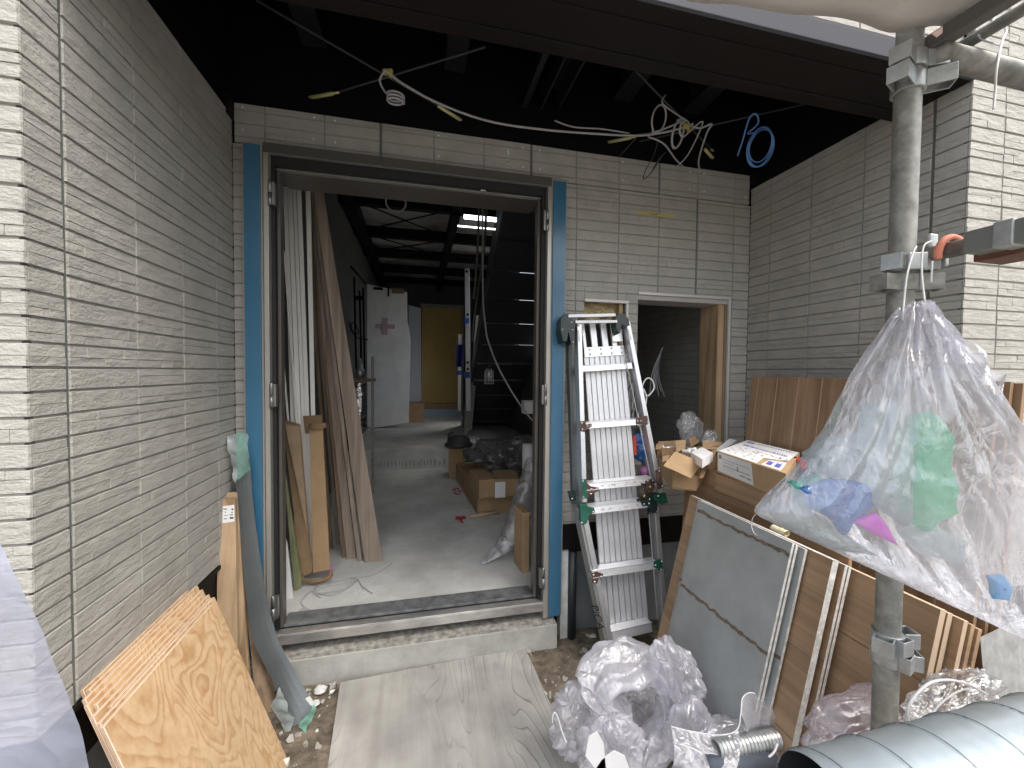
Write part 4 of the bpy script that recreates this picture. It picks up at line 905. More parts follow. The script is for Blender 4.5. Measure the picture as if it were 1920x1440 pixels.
# boards behind, lower stack that carries the carton
for i, (px, py, yf_, X, z, lab) in enumerate([(1330, 872, 1.62, 1.345, 1.05, 'brown wood grain siding board under the left end of the labelled carton'), (1352, 884, 1.56, 1.362, 1.052, 'brown wood grain siding board with pale top edge below the labelled carton')]):
    yn = .98; y1 = P(px, py, X=X).y if i == 0 else P(px, py, X=X).y
    root = empty('siding_board', (X-.05, (yn+y1)/2, GZ), lab, 'siding board', 'siding boards carrying the carton')
    m_ = MB(); sl = .06
    Y1 = 1.80 if i == 0 else y1
    if i == 0: m_.hexa([(X-sl, yn+.05, GZ), (X-sl+.015, yn+.05, GZ), (X-sl+.015, Y1, GZ), (X-sl, Y1, GZ), (X, yn+.05, z), (X+.015, yn+.05, z), (X+.015, Y1, z), (X, Y1, z)], 0)
    else: m_.hexa([(X-sl-.03, yn, GZ), (X-sl-.016, yn, GZ), (X-sl-.016, Y1, GZ), (X-sl-.03, Y1, GZ), (X-.03, yn, z-.008), (X-.016, yn, z-.008), (X-.016, Y1, z-.008), (X-.03, Y1, z-.008)], 0)
    m_.m[1] = 1
    m_.build('board', [M['wsiding'], M['tan_edge']], root, bevel=.001)
    g_ = MB()
    for zz in (z-.09, z-.2, z-.31): g_.box((X-.0315-.06*(z-zz), yn+.002, zz), (X-.0295-.06*(z-zz), Y1-.002, zz+.003))
    if i: g_.build('groove', M['stain'], root)
for i, (X, y0, y1, z, lab) in enumerate([(1.745, .872, 1.815, 1.487, 'tall upright wood grain siding board, front of the set leaning on the right wall'), (1.765, .855, 1.80, 1.485, 'tall siding board second in the set on the right wall, only its edge seen'), (1.785, .838, 1.80, 1.480, 'tall siding board nearest the right wall, its dark edge outermost')]):
    root = empty('tall_siding_board', (X-.06, (y0+y1)/2, GZ), lab, 'siding board', 'tall siding boards leaning on the right wall'); sl = .12
    m_ = MB(); m_.hexa([(X-sl, y0, GZ), (X-sl+.015, y0, GZ), (X-sl+.015, y1+.05, GZ), (X-sl, y1+.05, GZ), (X, y0, z), (X+.015, y0, z), (X+.015, y1, z), (X, y1, z)]); m_.build('board', M['wsiding_v'], root, bevel=.001)
    if i == 0:
        g_ = MB()
        for k in range(8):
            yy = y1-.045-k*.115; s_ = .05*(yy-y0)/(y1-y0)
            g_.hexa([(X-sl-.0012, yy+s_, GZ+.002), (X-sl+.001, yy+s_, GZ+.002), (X-sl+.001, yy+s_+.004, GZ+.002), (X-sl-.0012, yy+s_+.004, GZ+.002), (X-.0012, yy, z-.002), (X+.001, yy, z-.002), (X+.001, yy+.004, z-.002), (X-.0012, yy+.004, z-.002)])
        g_.build('groove', M['groove'], root)
# galvanised sheet at the right end
q0, q1_ = P(1838, 1197, Y=.80), P(2000, 1120, Y=.90)
m_ = MB(); m_.plate([q0, q1_, Vector((q1_.x-.05, q1_.y-.1, GZ)), Vector((q0.x-.05, q0.y-.1, GZ))], (.001, .003, 0)); tag(m_.build('metal_sheet', M['galv']), 'dull grey galvanised sheet standing right of the brown boards', 'metal sheet')

# ------------------------------------------------------------------ cartons and bits around the window
def quad_plate(px, th, m, name, parent=None, **k):
    q = [P(x, y, **k) for x, y in px]; n_ = (q[1]-q[0]).cross(q[2]-q[0]).normalized()
    if n_.y < 0: n_ = -n_
    m_ = MB(); m_.plate(q, n_*th); return m_.build(name, m, parent)
ZC = 1.148
tq = [P(1345, 846, Z=ZC), P(1402, 825, Z=ZC), P(1500, 849, Z=ZC), P(1474, 888, Z=ZC)]
root = empty('labelled_carton', tq[0].lerp(tq[2], .5)-Vector((0, 0, .095)), 'brown carton with a large white printed label, resting on the boards right of the window', 'carton')
m_ = MB(); m_.plate([v.copy() for v in tq], (0, 0, -.096)); m_.build('box', M['card'], root, bevel=.001)
bil = lambda u, v: tq[0].lerp(tq[3], u).lerp(tq[1].lerp(tq[2], u), v)
m_ = MB(); m_.plate([bil(.01, .02)+Vector((0, 0, .001)), bil(.62, .02)+Vector((0, 0, .001)), bil(.62, .3)+Vector((0, 0, .001)), bil(.93, .45)+Vector((0, 0, .001)), bil(.99, .98)+Vector((0, 0, .001)), bil(.01, .98)+Vector((0, 0, .001))], (0, 0, .001)); l1 = m_.build('top_label', M['white'], root)
m_ = MB(); m_.plate([bil(.68, .03)+Vector((0, 0, .001)), bil(.93, .03)+Vector((0, 0, .001)), bil(.93, .36)+Vector((0, 0, .001)), bil(.72, .28)+Vector((0, 0, .001))], (0, 0, .001)); l2 = m_.build('barcode_label', M['white'], root)
def mark(mb_, u0, u1, v0, v1, h=.0022): mb_.plate([bil(u0, v0)+Vector((0, 0, h)), bil(u1, v0)+Vector((0, 0, h)), bil(u1, v1)+Vector((0, 0, h)), bil(u0, v1)+Vector((0, 0, h))], (0, 0, .0003))
k1 = MB(); k2 = MB(); rg = random.Random(5)
for i in range(22): u = .12+i*.035; mark(k2, u, u+.026*rg.uniform(.5, 1), .60, .66+rg.uniform(0, .02))
for i in range(14): u = .3+i*.045; mark(k2, u, u+.03*rg.uniform(.4, 1), .86, .90)
for i in range(5): mark(k2, .08+i*.03, .1+i*.03, .80, .90)
for i in range(60): u = rg.uniform(.05, .58); v = rg.uniform(.08, .52); mark(k1, u, u+rg.uniform(.01, .05), v, v+.014)
for i in range(10): u = rg.uniform(.64, .9); v = rg.uniform(.42, .5); mark(k2, u, u+.03, v, v+.02)
k1.build('print', mat('grey_print', (.25, .27, .28), .6), l1); k2.build('print', M['inkb'], l1)
k1 = MB(); mark(k1, .72, .79, .08, .24); mark(k1, .83, .9, .08, .24)
for i in range(4): mark(k1, .72+.05*i, .745+.05*i, .27, .29)
k1.build('print', M['inkb'], l2)
f0, f1 = tq[0], tq[3]; fb = Vector((0, 0, -.096)); nrm = (f1-f0).cross(fb).normalized(); nrm = nrm if nrm.x < 0 else -nrm
fq = lambda u, v: f0.lerp(f1, u)+fb*v+nrm*.0012
m_ = MB(); m_.plate([fq(.02, .05), fq(.56, .04), fq(.60, .93), fq(.03, .9)], nrm*.0008); l3 = m_.build('side_label', mat('grey_white_paper', (.66, .67, .67), .6), root)
k1 = MB()
for (u0, u1, v0, v1) in ((.04, .09, .12, .3), (.1, .54, .28, .30), (.12, .3, .4, .42), (.12, .55, .55, .58), (.35, .37, .4, .6), (.5, .57, .72, .77), (.12, .3, .66, .67), (.4, .48, .7, .75)):
    k1.plate([fq(u0, v0)+nrm*.0012, fq(u1, v0)+nrm*.0012, fq(u1, v1)+nrm*.0012, fq(u0, v1)+nrm*.0012], nrm*.0003)
k1.build('print', mat('grey_print2', (.2, .22, .25), .6), l3)
m_ = MB(); c = bil(1.02, .72); m_.obox(c+Vector((0, 0, -.02)), (.02, .0, 0), (0, .03, 0), (0, 0, .02)); tag(m_.build('red_packet', M['red'], bevel=.006), 'small red and white packet beside the labelled carton under the hanging bag', 'packet')

def openbox(label, faces, extra=None):
    """faces: (name, pixels, Y, material)"""
    c = P(*faces[0][1][0], Y=faces[0][2]); root = empty('open_carton', Vector((c.x, c.y, .98)), label, 'carton')
    for nm, px, Y_, m in faces:
        if isinstance(Y_, (int, float)): q = [P(x, y, Y=Y_) for x, y in px]
        else: q = [P(x, y, Y=yy) for (x, y), yy in zip(px, Y_)]
        n_ = (q[1]-q[0]).cross(q[2]-q[0]).normalized()*.003; m_ = MB(); m_.plate(q, n_); m_.build(nm, m, root, bevel=.0006)
    return root
CA = M['card']; CDk = M['card_d']
openbox('small open brown carton with flaps spread and white parts inside, in front of the window', [
    ('front_panel', [(1262, 884), (1312, 893), (1306, 921), (1260, 916)], 1.62, CA), ('side_panel', [(1235, 858), (1263, 884), (1260, 916), (1240, 893)], (1.80, 1.62, 1.62, 1.80), CDk),
    ('side_panel', [(1312, 870), (1348, 838), (1340, 880), (1308, 915)], (1.62, 1.80, 1.80, 1.62), CA), ('back_panel', [(1240, 840), (1348, 836), (1346, 880), (1244, 890)], 1.82, CDk),
    ('box_bottom', [(1262, 915), (1306, 920), (1340, 880), (1244, 892)], (1.62, 1.62, 1.80, 1.80), CDk),
    ('front_flap', [(1266, 846), (1317, 867), (1296, 897), (1244, 873)], (1.60, 1.60, 1.54, 1.54), CA), ('flap', [(1266, 826), (1286, 824), (1285, 842), (1268, 848)], (1.84, 1.84, 1.80, 1.80), CA),
    ('flap', [(1317, 826), (1356, 829), (1342, 843), (1318, 842)], (1.84, 1.86, 1.80, 1.80), CA), ('flap', [(1323, 850), (1345, 842), (1318, 897), (1312, 896)], (1.66, 1.72, 1.60, 1.60), CA), ('flap', [(1290, 822), (1303, 816), (1311, 829), (1296, 838)], (1.86, 1.87, 1.83, 1.83), CDk)])
openbox('small open carton behind and left of the one with spread flaps, near the ladder', [
    ('front_panel', [(1232, 846), (1262, 842), (1258, 872), (1234, 876)], 1.85, CDk), ('flap', [(1243, 842), (1263, 836), (1252, 864), (1242, 866)], (1.85, 1.85, 1.80, 1.80), CA), ('back_panel', [(1234, 828), (1268, 826), (1266, 850), (1236, 854)], 1.93, CA), ('flap', [(1230, 832), (1246, 829), (1240, 842), (1229, 842)], (1.92, 1.92, 1.85, 1.85), CA)])
w0 = [P(1295, 848, Z=1.13), P(1316, 838, Z=1.13), P(1337, 849, Z=1.13), P(1317, 861, Z=1.13)]
m_ = MB(); m_.plate(w0, (0, 0, -.04)); tag(m_.build('white_box', M['white'], bevel=.001), 'small plain white box lying inside the open carton', 'box')
for (px, py, lab) in ((1279, 846, 'short white plastic pipe fitting at the left inside the open carton'), (1290, 843, 'short white plastic pipe fitting beside the plain white box')):
    c = P(px, py, Y=1.74); m_ = MB(); m_.tube([c, c+Vector((.022, -.01, 0)), c+Vector((.024, -.011, 0)), c+Vector((.034, -.016, 0))], [.009, .009, .012, .012], 14); tag(m_.build('pipe_fitting', M['pvc']), lab, 'fitting')
m_ = MB(); c = P(1246, 840, Y=1.84); m_.tube([c, c+Vector((.05, 0, .002))], .007, 12); m_.tube([c+Vector((-.012, 0, .012)), c+Vector((-.002, 0, -.002)), c+Vector((.004, 0, 0))], .005, 8); tag(m_.build('pipe_fitting', M['alu']), 'metal fitting lying in the small carton near the ladder', 'fitting')
q = [P(1340, 846, Y=1.75), P(1368, 823, Y=1.85), P(1382, 826, Y=1.86), P(1354, 845, Y=1.76)]
m_ = MB(); m_.plate(q, (0, .002, .002)); o = tag(m_.build('printed_leaflet', mat('grey_paper', (.5, .52, .53), .6)), 'grey printed leaflet sticking up behind the labelled carton', 'leaflet')
k1 = MB()
for i in range(9): t = rg.uniform(.15, .85); s_ = rg.uniform(.2, .8); c = q[0].lerp(q[1], t).lerp(q[3].lerp(q[2], t), s_)+Vector((0, -.001, 0)); k1.obox(c, (.004, .002, 0), (0, .0003, 0), (0, 0, .0012))
k1.build('print', M['ink'], o)

# crumpled film things
def blob(name, c, ax, m, label, cat='plastic bag', amp=.02, f=6, nu=110, nv=70, squash=0., seed=0., knot=None, group=None, flat=True):
    """a crumpled closed bag; ax = three half axes (vectors); knot = direction of the gathered neck"""
    c = Vector(c); A, B, C_ = [Vector(a) for a in ax]; sv = Vector((seed*3.1, seed*1.7, -seed))
    s = min(A.length, B.length, C_.length)
    def fn(u, v):
        th = u*2*math.pi; ph = (v-.5)*math.pi
        d = Vector((math.cos(th)*math.cos(ph), math.sin(th)*math.cos(ph), math.sin(ph)))
        p = A*d.x+B*d.y+C_*d.z; q = p*f+sv
        wv = Vector((noise.noise(q*.7), noise.noise(q*.7+Vector((9, 2, 4))), noise.noise(q*.7+Vector((3, 8, 1)))))*.9
        h = .55*tri(th*4/math.pi+2.2*noise.noise(d*1.6+sv))*math.cos(ph)+.3*tri(th*9/math.pi+3*noise.noise(d*2.2-sv))*math.cos(ph)+.40*crease(q*.9, 1.0)+.06*crease(q*3, 1.0)
        lobe = noise.noise(d*1.3+sv)*.22
        nrm = (A.normalized()*d.x+B.normalized()*d.y+C_.normalized()*d.z).normalized()
        p = c+p*(1+lobe*1.4)+nrm*amp*h*(.5+.5*math.cos(ph))
        if flat and p.z < GZ+.004 and c.z < .6: p.z = GZ+.004+(p.z-GZ)*.02
        return p
    m_ = MB(); m_.grid(fn, nu, nv, closed=True); o = m_.build(name, m, weld=True); return tag(o, label, cat, group)
blob('blue_bag', P(1199, 838, Y=1.98), ((.045, 0, 0), (0, .03, 0), (-.01, 0, .075)), M['filmb'], 'crumpled bright blue plastic bag on the ledge behind the ladder', amp=.012, f=14, nu=60, nv=40, flat=False)
m_ = MB(); c = P(1209, 888, Y=1.93); m_.lathe(c-Vector((0, 0, .01)), [(0, 0), (.022, 0), (.024, .045), (.022, .045), (.020, .006), (0, .004)], 20); tag(m_.build('pink_cup', M['pinkv']), 'small violet cup on the ledge between ladder and carton', 'cup')
m_ = MB(); q = [P(1186, 818, Y=1.94), P(1192, 816, Y=1.94), P(1194, 852, Y=1.94), P(1189, 854, Y=1.94)]; m_.plate(q, (0, .002, 0)); tag(m_.build('red_label_sheet', M['red']), 'thin red and white printed strip between ladder and blue bag', 'label strip')
blob('clear_bag', P(1293, 803, Y=1.92), ((.068, 0, .0), (0, .04, 0), (-.012, 0, .092)), M['film_d'], 'clear crumpled bag standing up behind the open carton in the window', amp=.010, f=3, seed=2, nu=80, nv=60, flat=False)
blob('clear_bag', P(1330, 822, Y=1.90), ((.045, 0, 0), (0, .035, 0), (0, 0, .052)), M['film_d'], 'smaller clear crumpled bag in front of the wooden window post', amp=.008, f=3, seed=5, nu=70, nv=50, flat=False)
# wires
cable('white_cable_coil', [P(1196, 800, Y=1.97), P(1200, 742, Y=1.97), P(1210, 712, Y=1.97), P(1222, 712, Y=1.97), P(1226, 728, Y=1.97), P(1214, 742, Y=1.97), P(1206, 728, Y=1.97), P(1212, 745, Y=1.97), P(1208, 770, Y=1.97)], .004, M['cable_w'], 'white cable looping out right of the stepladder rail')
wr = MB(); rg = random.Random(11)
for k in range(7):
    x0 = 1180+rg.uniform(-4, 4); pts = [P(x0+rg.uniform(-6, 8), y, Y=1.985) for y in (690, 712, 735, 760, 780, 805)]; pts = [p+Vector((k*.004, 0, 0)) for p in pts]; wr.tube(spline(pts, 5), .003, 6, k % 2)
o = wr.build('cable_bundle', [M['cable'], M['cable_d']]); tag(o, 'tied bundle of grey and black wires behind the upper rungs of the ladder', 'cable bundle')
wr = MB()
for k in range(6):
    a = P(1243-k*.6, 651+k, Y=2.5); b = P(1222+k*5-rg.uniform(0, 5), 745-rg.uniform(0, 14), Y=2.5); c = (a+b)/2+Vector((-.03+k*.012, .02*k, .0)); wr.tube(spline([a, c, b], 6), .0035, 6)
tag(wr.build('cable_bundle', M['cable']), 'pale wires hanging down inside the dark storage window', 'cable bundle')

# ------------------------------------------------------------------ scaffold
PX, PY, PR = 1.087, .712, .0243
sp = empty('scaffold_pipe', (PX, PY, GZ), 'upright galvanised scaffold pipe with clamps in front of the right wall', 'scaffold pipe')
m_ = MB(); n = 40; m_.tube([(PX, PY, lerp(GZ, 2.9, i/(n-1))) for i in range(n)], PR, 32); m_.build('pipe', M['galv_worn'], sp)
def clamp(z, rot, tabs, m=M['galv'], name='clamp'):
    c = MB(); c.lathe((PX, PY, z-.018), [(PR+.0005, 0), (PR+.0065, 0), (PR+.0065, .036), (PR+.0005, .036)], 24)
    for a_, dz, L in tabs:
        a = R(a_+rot); d = Vector((math.cos(a), math.sin(a), 0)); s_ = Vector((-d.y, d.x, 0)); b = Vector((PX, PY, z+dz))
        r0, r1 = PR+.001, PR+L
        for sg in (-1, 1): c.obox(b+d*(r0+r1)/2+s_*sg*.017, d*(r1-r0)/2, s_*.0016, (0, 0, .018))
        c.obox(b+d*r1, d*.0016, s_*.0186, (0, 0, .018))
    return c.build(name, m, sp, bevel=.001)
zc1 = P(1650, 1215, Y=PY).z; zc2 = P(1690, 500, Y=PY).z; zc3 = P(1700, 150, Y=PY).z
clamp(zc1+.02, 0, [(205, 0, .030), (275, -.0, .016), (345, .004, .034)]); clamp(zc1-.018, 0, [(290, 0, .02), (330, -.002, .036)])
clamp(zc2+.004, 0, [(195, 0, .030), (250, -.002, .02), (330, 0, .036)]); clamp(zc2-.040, 0, [(180, 0, .042), (330, 0, .045)], M['galv_worn'])
clamp(zc3+.035, 0, [(200, 0, .040), (335, 0, .04)]); clamp(zc3-.012, 0, [(200, 0, .052), (320, 0, .05)])
m_ = MB(); c = Vector((PX, PY, zc2+.004)); d = Vector((math.cos(R(225)), math.sin(R(225)), 0)); m_.lathe(c+d*.03, [(0, .012), (.012, .011), (.014, 0)], 14, d); m_.build('painted_bolt', mat('cream_paint', (.55, .52, .42), .6), sp)
# bracket arm coming forward from the pipe
def onX_(px, py, X): return P(px, py, X=X)
a = onX_(1722, 482, 1.125); b = onX_(1925, 425, 1.125)
d = (b-a).normalized()
arm = empty('scaffold_bracket', a, 'grey scaffold bracket arm running forward from the pipe, with salmon painted ends', 'scaffold arm')
b = a+Vector((0, -.62, 0)); m_ = MB(); m_.tube([a+Vector((0, .03, 0)), b], .017, 20); m_.build('tube', M['galv_worn'], arm)
ych = P(1815, 450, X=1.12).y; yhk = P(1772, 460, X=1.12).y; ydk = P(1800, 478, X=1.12).y
m_ = MB(); m_.box((a.x-.020, ych, a.z-.020), (a.x+.03, a.y-.62, a.z+.026)); m_.build('channel', mat('grey_channel', (.20, .21, .20), .45, .3), arm, bevel=.003)
m_ = MB(); m_.box((a.x-.0225, ych-.045, a.z-.022), (a.x+.032, ych-.075, a.z+.029)); m_.build('collar', M['galv'], arm, bevel=.003)
m_ = MB(); m_.tube([Vector((a.x, yhk, a.z))+Vector((-.024*math.cos(t), -.02*t/4, .026*math.sin(t))) for t in [R(x) for x in range(-40, 170, 12)]], .0075, 10); m_.build('painted_hook', M['salmon'], arm)
m_ = MB(); m_.box((a.x-.012, a.y-.02, a.z+.012), (a.x+.012, a.y-.03, a.z+.045)); m_.box((a.x+.018, a.y+.0, a.z-.03), (a.x+.03, a.y-.04, a.z+.03)); m_.build('wedge', M['galv'], arm, bevel=.004)
m_ = MB(); y0 = a.y-.15
m_.box((a.x+.034, ydk, a.z-.030), (a.x+.12, a.y-.62, a.z-.012)); tag(m_.build('scaffold_deck', M['redbrown'], bevel=.002), 'rusty brown scaffold deck seen edge on at the right border', 'scaffold deck')
m_ = MB(); m_.box((a.x+.0, y0-.004, a.z-.030), (a.x+.03, y0+.02, a.z-.022)); 
# upper horizontal pipe and arm
zt_ = P(1850, 130, Y=PY-.03).z
c0 = P(1752, 100, Y=PY-.03); hp = MB(); hp.tube([c0, Vector((2.6, PY-.03, c0.z))], PR, 28); tag(hp.build('horizontal_pipe', M['galv_worn']), 'horizontal scaffold pipe running right from the top clamp', 'scaffold pipe')
a_ = P(1735, 95, X=1.12); ub = MB(); ub.box((a_.x-.016, a_.y-.60, a_.z-.012), (a_.x+.016, a_.y+.05, a_.z+.022)); tag(ub.build('scaffold_beam', mat('brown_grey_beam', (.11, .105, .098), .6), bevel=.004), 'dirty brown grey beam coming forward from the top clamp', 'scaffold beam')
a_ = P(1890, 35, X=1.22); ub = MB(); ub.tube([(a_.x, a_.y+.14, a_.z), (a_.x, a_.y-.5, a_.z)], .013, 14); tag(ub.build('thin_pipe', M['galv_worn']), 'thin scaffold tube above the horizontal pipe at the top right', 'scaffold pipe')
wv_ = cable('tie_wire', [P(1880, 36, Y=.66), P(1886, 58, Y=.66), P(1880, 75, Y=.66), P(1873, 105, Y=.655), P(1868, 135, Y=.655), P(1866, 170, Y=.66), P(1863, 205, Y=.66)], .0022, M['cable_w'], 'thin white tie wire hanging over the horizontal pipe at upper right', 'wire')
cable('tie_wire', [P(1868, 28, Y=.66), P(1858, 45, Y=.66), P(1846, 60, Y=.66), P(1835, 66, Y=.66), P(1842, 74, Y=.66), P(1862, 80, Y=.66)], .002, M['cable'], 'grey tie wire loop just above the horizontal pipe', 'wire')
# tarpaulin over the scaffold
edge = spline([P(1120, -34, Z=2.33), P(1200, -8, Z=2.33), P(1300, 6, Z=2.32), P(1390, 14, Z=2.31), P(1470, 30, Z=2.30), P(1560, 46, Z=2.29), P(1640, 58, Z=2.28), P(1700, 62, Z=2.27), P(1760, 60, Z=2.26), P(1795, 58, Z=2.26), P(1812, 38, Z=2.27), P(1850, 6, Z=2.28), P(1900, -30, Z=2.29), P(1980, -90, Z=2.30)], 6)
def tarp(u, v):
    e = edge[int(round(u*(len(edge)-1)))]; p = e.lerp(Vector((lerp(.35, 1.25, u), -.55, 2.50)), v)
    return p+Vector((0, 0, .018*noise.noise(Vector((u*9, v*4, 3)))+.03*math.sin(v*3.1)*0+.010*ridge(Vector((u*4, v*3, 1)), 1.3, 2)))
m_ = MB(); m_.grid(tarp, len(edge), 40); tag(m_.build('tarpaulin', M['tarp'], solid=.003), 'beige scaffold tarpaulin stretched overhead at the top right', 'tarpaulin')
tt_ = MB(); c = P(1765, 58, X=1.10); tt_.plate([P(1748, 62, Y=.62), P(1768, 49, Y=.62), P(1767, 62, Y=.62), P(1758, 69, Y=.62)], (0, .002, 0)); tag(tt_.build('paper_tag', mat('salmon_paper', (.72, .52, .44), .7)), 'small salmon paper tag at the top clamp', 'tag')

# spiral duct in the foreground
DR = .078; tp_ = P(1530, 1412, Y=.50); dc = Vector((tp_.x-.01, .50-.030, tp_.z-.070)); xs = dc.x-.012; L = 1.15
def ductr(x, th):
    ph = (x/.105-th/(2*math.pi)) % 1.0; e = min(ph, 1-ph)
    return DR+(.0022 if e < .025 else (-.0010 if e < .045 else 0))+.0002*math.cos(ph*6.283*3)
m_ = MB(); m_.grid(lambda u, v: Vector((xs+v*L, dc.y+ductr(v*L, u*6.2832)*math.cos(u*6.2832), dc.z+ductr(v*L, u*6.2832)*math.sin(u*6.2832))), 96, 500, closed=True)
root = empty('spiral_duct', (dc.x+.3, dc.y, dc.z), 'shiny galvanised spiral duct lying across the lower right foreground', 'duct')
m_.build('duct_shell', M['duct'], root)
m_ = MB(); m_.grid(lambda u, v: Vector((xs+.0005+v*L, dc.y+(DR-.0015)*math.cos(u*6.2832), dc.z+(DR-.0015)*math.sin(u*6.2832))), 64, 6, closed=True); m_.build('duct_lining', mat('duct_inside', (.05, .055, .06), .5, .5), root)
hx = [Vector((xs+L*k/420, dc.y+(DR+.0022)*math.cos(2*math.pi*(L*k/420/.105)), dc.z+(DR+.0022)*math.sin(2*math.pi*(L*k/420/.105)))) for k in range(421)]
m_ = MB(); m_.tube(hx, .0013, 6); m_.build('seam', mat('duct_seam', (.16, .18, .19), .45, .5), root)

# ------------------------------------------------------------------ hanging rubbish bag
def C(px, py, d): return CAM+ROT @ Vector(((px-960)/FPX*d, -(py-720)/FPX*d, -d))
lev = [((1697, 578), (1736, 578), .010), ((1680, 592), (1762, 596), .022), ((1655, 630), (1788, 640), .040), ((1618, 690), (1832, 710), .058), ((1580, 755), (1890, 785), .072), ((1535, 825), (1965, 870), .082), ((1478, 890), (2040, 960), .088), ((1432, 940), (2100, 1070), .082), ((1418, 958), (2140, 1190), .065), ((1424, 968), (2160, 1280), .035), ((1430, 972), (2165, 1312), .006)]
DEP = .80
bag_root = empty('hanging_rubbish_bag', C(1720, 1000, DEP), 'big clear lavender rubbish bag hanging by white cords from the scaffold arm', 'rubbish bag')
LL = spline([C(l[0][0], l[0][1], DEP) for l in lev], 8); RR = spline([C(l[1][0], l[1][1], DEP) for l in lev], 8)
TT = spline([Vector((l[2], 0, 0)) for l in lev], 8); fwd = ROT @ Vector((0, 0, -1))
def hb(u, v):
    i = v*(len(LL)-1); k = min(int(i), len(LL)-2); t = i-k
    l = LL[k].lerp(LL[k+1], t); r = RR[k].lerp(RR[k+1], t); th = lerp(TT[k].x, TT[k+1].x, t)
    a = u*2*math.pi; c = (l+r)/2; h = (r-l)/2; sx = math.cos(a)
    p = c+h*sx
    pl = tri(sx*4+noise.noise(Vector((v*2.5, sx*2, 1)))*1.2)*.5+tri(sx*9+.7+noise.noise(Vector((v*3, 5, sx*3)))*1.6)*.3+tri(sx*19+noise.noise(Vector((v*4, 8, sx*5)))*2)*.14
    g = math.sin(a)
    amp = .026*math.exp(-v*1.2)+.008
    cr = crease(Vector((p.x, p.y, p.z*.45)), 6)*.013+crease(p, 15)*.004
    p = p+fwd*(g*th)+fwd*(pl*amp*(1-.5*abs(sx)))+(fwd*g+h.normalized()*sx*.6)*cr*(min(1, v*4)+.3)
    if v < .14:                      # frilled neck
        p += Vector((0, 0, .010*math.sin(a*5+1)+.006*math.sin(a*9)))*(1-v/.14)
    return p
m_ = MB(); m_.grid(hb, 260, 170, closed=True); m_.build('bag_film', M['film_h'], bag_root)
def hb2(u, v):                        # the loose frill that flops over to the right of the neck
    p = C(lerp(1738, 1770, v)+26*math.sin(v*2.5)*u-8*u, lerp(574, 690, v)-10*u, DEP-.03+.03*u)
    return p+Vector((.010*math.sin(v*19+u*3), .012*math.sin(u*7+v*11), .008*math.sin(v*23+u*5)))
m_ = MB(); m_.grid(hb2, 24, 60); m_.build('bag_frill', M['film_h'], bag_root)
def hb3(u, v):
    p = C(lerp(1772, 1868, v)+34*u*math.sin(.4+v*2.4), lerp(640, 760, v)-30*u*math.sin(v*3.1), DEP-.05+.03*u)
    return p+Vector((.012*math.sin(v*15+u*4), .010*math.sin(u*8+v*12), .010*math.sin(v*18+u*6)))
m_ = MB(); m_.grid(hb3, 24, 60); m_.build('bag_frill', M['film_h'], bag_root)
for pts in ([(1718, 462, .86), (1710, 480, .83), (1700, 520, .81), (1694, 575, .80), (1692, 600, .79)], [(1746, 452, .86), (1732, 462, .85), (1728, 500, .84), (1732, 550, .82), (1740, 600, .79), (1748, 640, .78)], [(1748, 490, .86), (1746, 530, .86)]):
    m_ = MB(); m_.tube(spline([C(*p) for p in pts], 6), .0017, 8); m_.build('cord', M['cable_w'], bag_root)
def inner(name, px, d, m, label, cat, thick=.03, amp=.012, f=14, seed=0):
    """crumpled piece with a pixel outline, given real depth"""
    q = [C(x, y, d) for x, y in px]; c = sum(q, Vector())/len(q); n = len(q)
    def fn(u, v):
        i = u*n; k = int(i) % n; o_ = q[k].lerp(q[(k+1) % n], i-int(i)); a = (v-.5)*math.pi
        p = c+(o_-c)*math.cos(a)**.6 if abs(math.cos(a)) > 1e-6 else c.copy()
        p = p+fwd*thick*math.sin(a)
        return p+(fwd*math.sin(a)+(o_-c).normalized()*.5)*ridge(p*f+Vector((seed, 0, 0)), 1, 3)*amp*.6
    m_ = MB(); m_.grid(fn, 80, 30, closed=True); return tag(m_.build(name, m, weld=True), label, cat)
inner('green_bag', [(1700, 790), (1740, 775), (1762, 800), (1768, 900), (1772, 960), (1735, 992), (1705, 975), (1695, 880)], .775, M['filmg'], 'crumpled mint green bag inside the hanging rubbish bag', 'plastic bag', .03)
inner('white_pouch', [(1628, 760), (1665, 750), (1692, 775), (1700, 860), (1695, 985), (1660, 960), (1622, 930), (1618, 840)], .785, M['filmwhite'], 'long white pouch left of the green bag inside the hanging bag', 'plastic bag', .03, .008, 8, 3)
inner('clear_pouch', [(1510, 850), (1560, 820), (1622, 815), (1640, 860), (1625, 905), (1560, 895), (1525, 885)], .83, M['filmwhite'], 'rounded milky pouch at the left inside the hanging bag', 'plastic bag', .03, .008, 8, 4)
inner('blue_film_scrap', [(1500, 915), (1560, 898), (1622, 910), (1638, 948), (1604, 962), (1578, 998), (1560, 968), (1515, 950)], .775, M['filmb'], 'torn deep blue film scrap low in the hanging bag', 'film scrap', .012, .012, 20, 7)
inner('teal_film_scrap', [(1482, 905), (1528, 892), (1556, 925), (1540, 955), (1492, 942)], .79, film('teal_polythene', (.04, .50, .38), 1.0, .25, 20, .5), 'teal green film scrap beside the blue one in the hanging bag', 'film scrap', .012, .010, 20, 9)
inner('pink_packet', [(1592, 976), (1640, 962), (1662, 988), (1682, 1022), (1640, 1002)], .775, M['magenta'], 'bright pink packet at the bottom of the hanging bag', 'packet', .008, .004, 12, 2)
inner('blue_tape_scrap', [(1852, 1080), (1880, 1078), (1892, 1100), (1888, 1124), (1862, 1122), (1860, 1100)], .745, mat('sky_blue', (.16, .42, .75), .5), 'sky blue tape scrap at the lower right of the hanging bag', 'tape scrap', .006, .004, 20, 2)
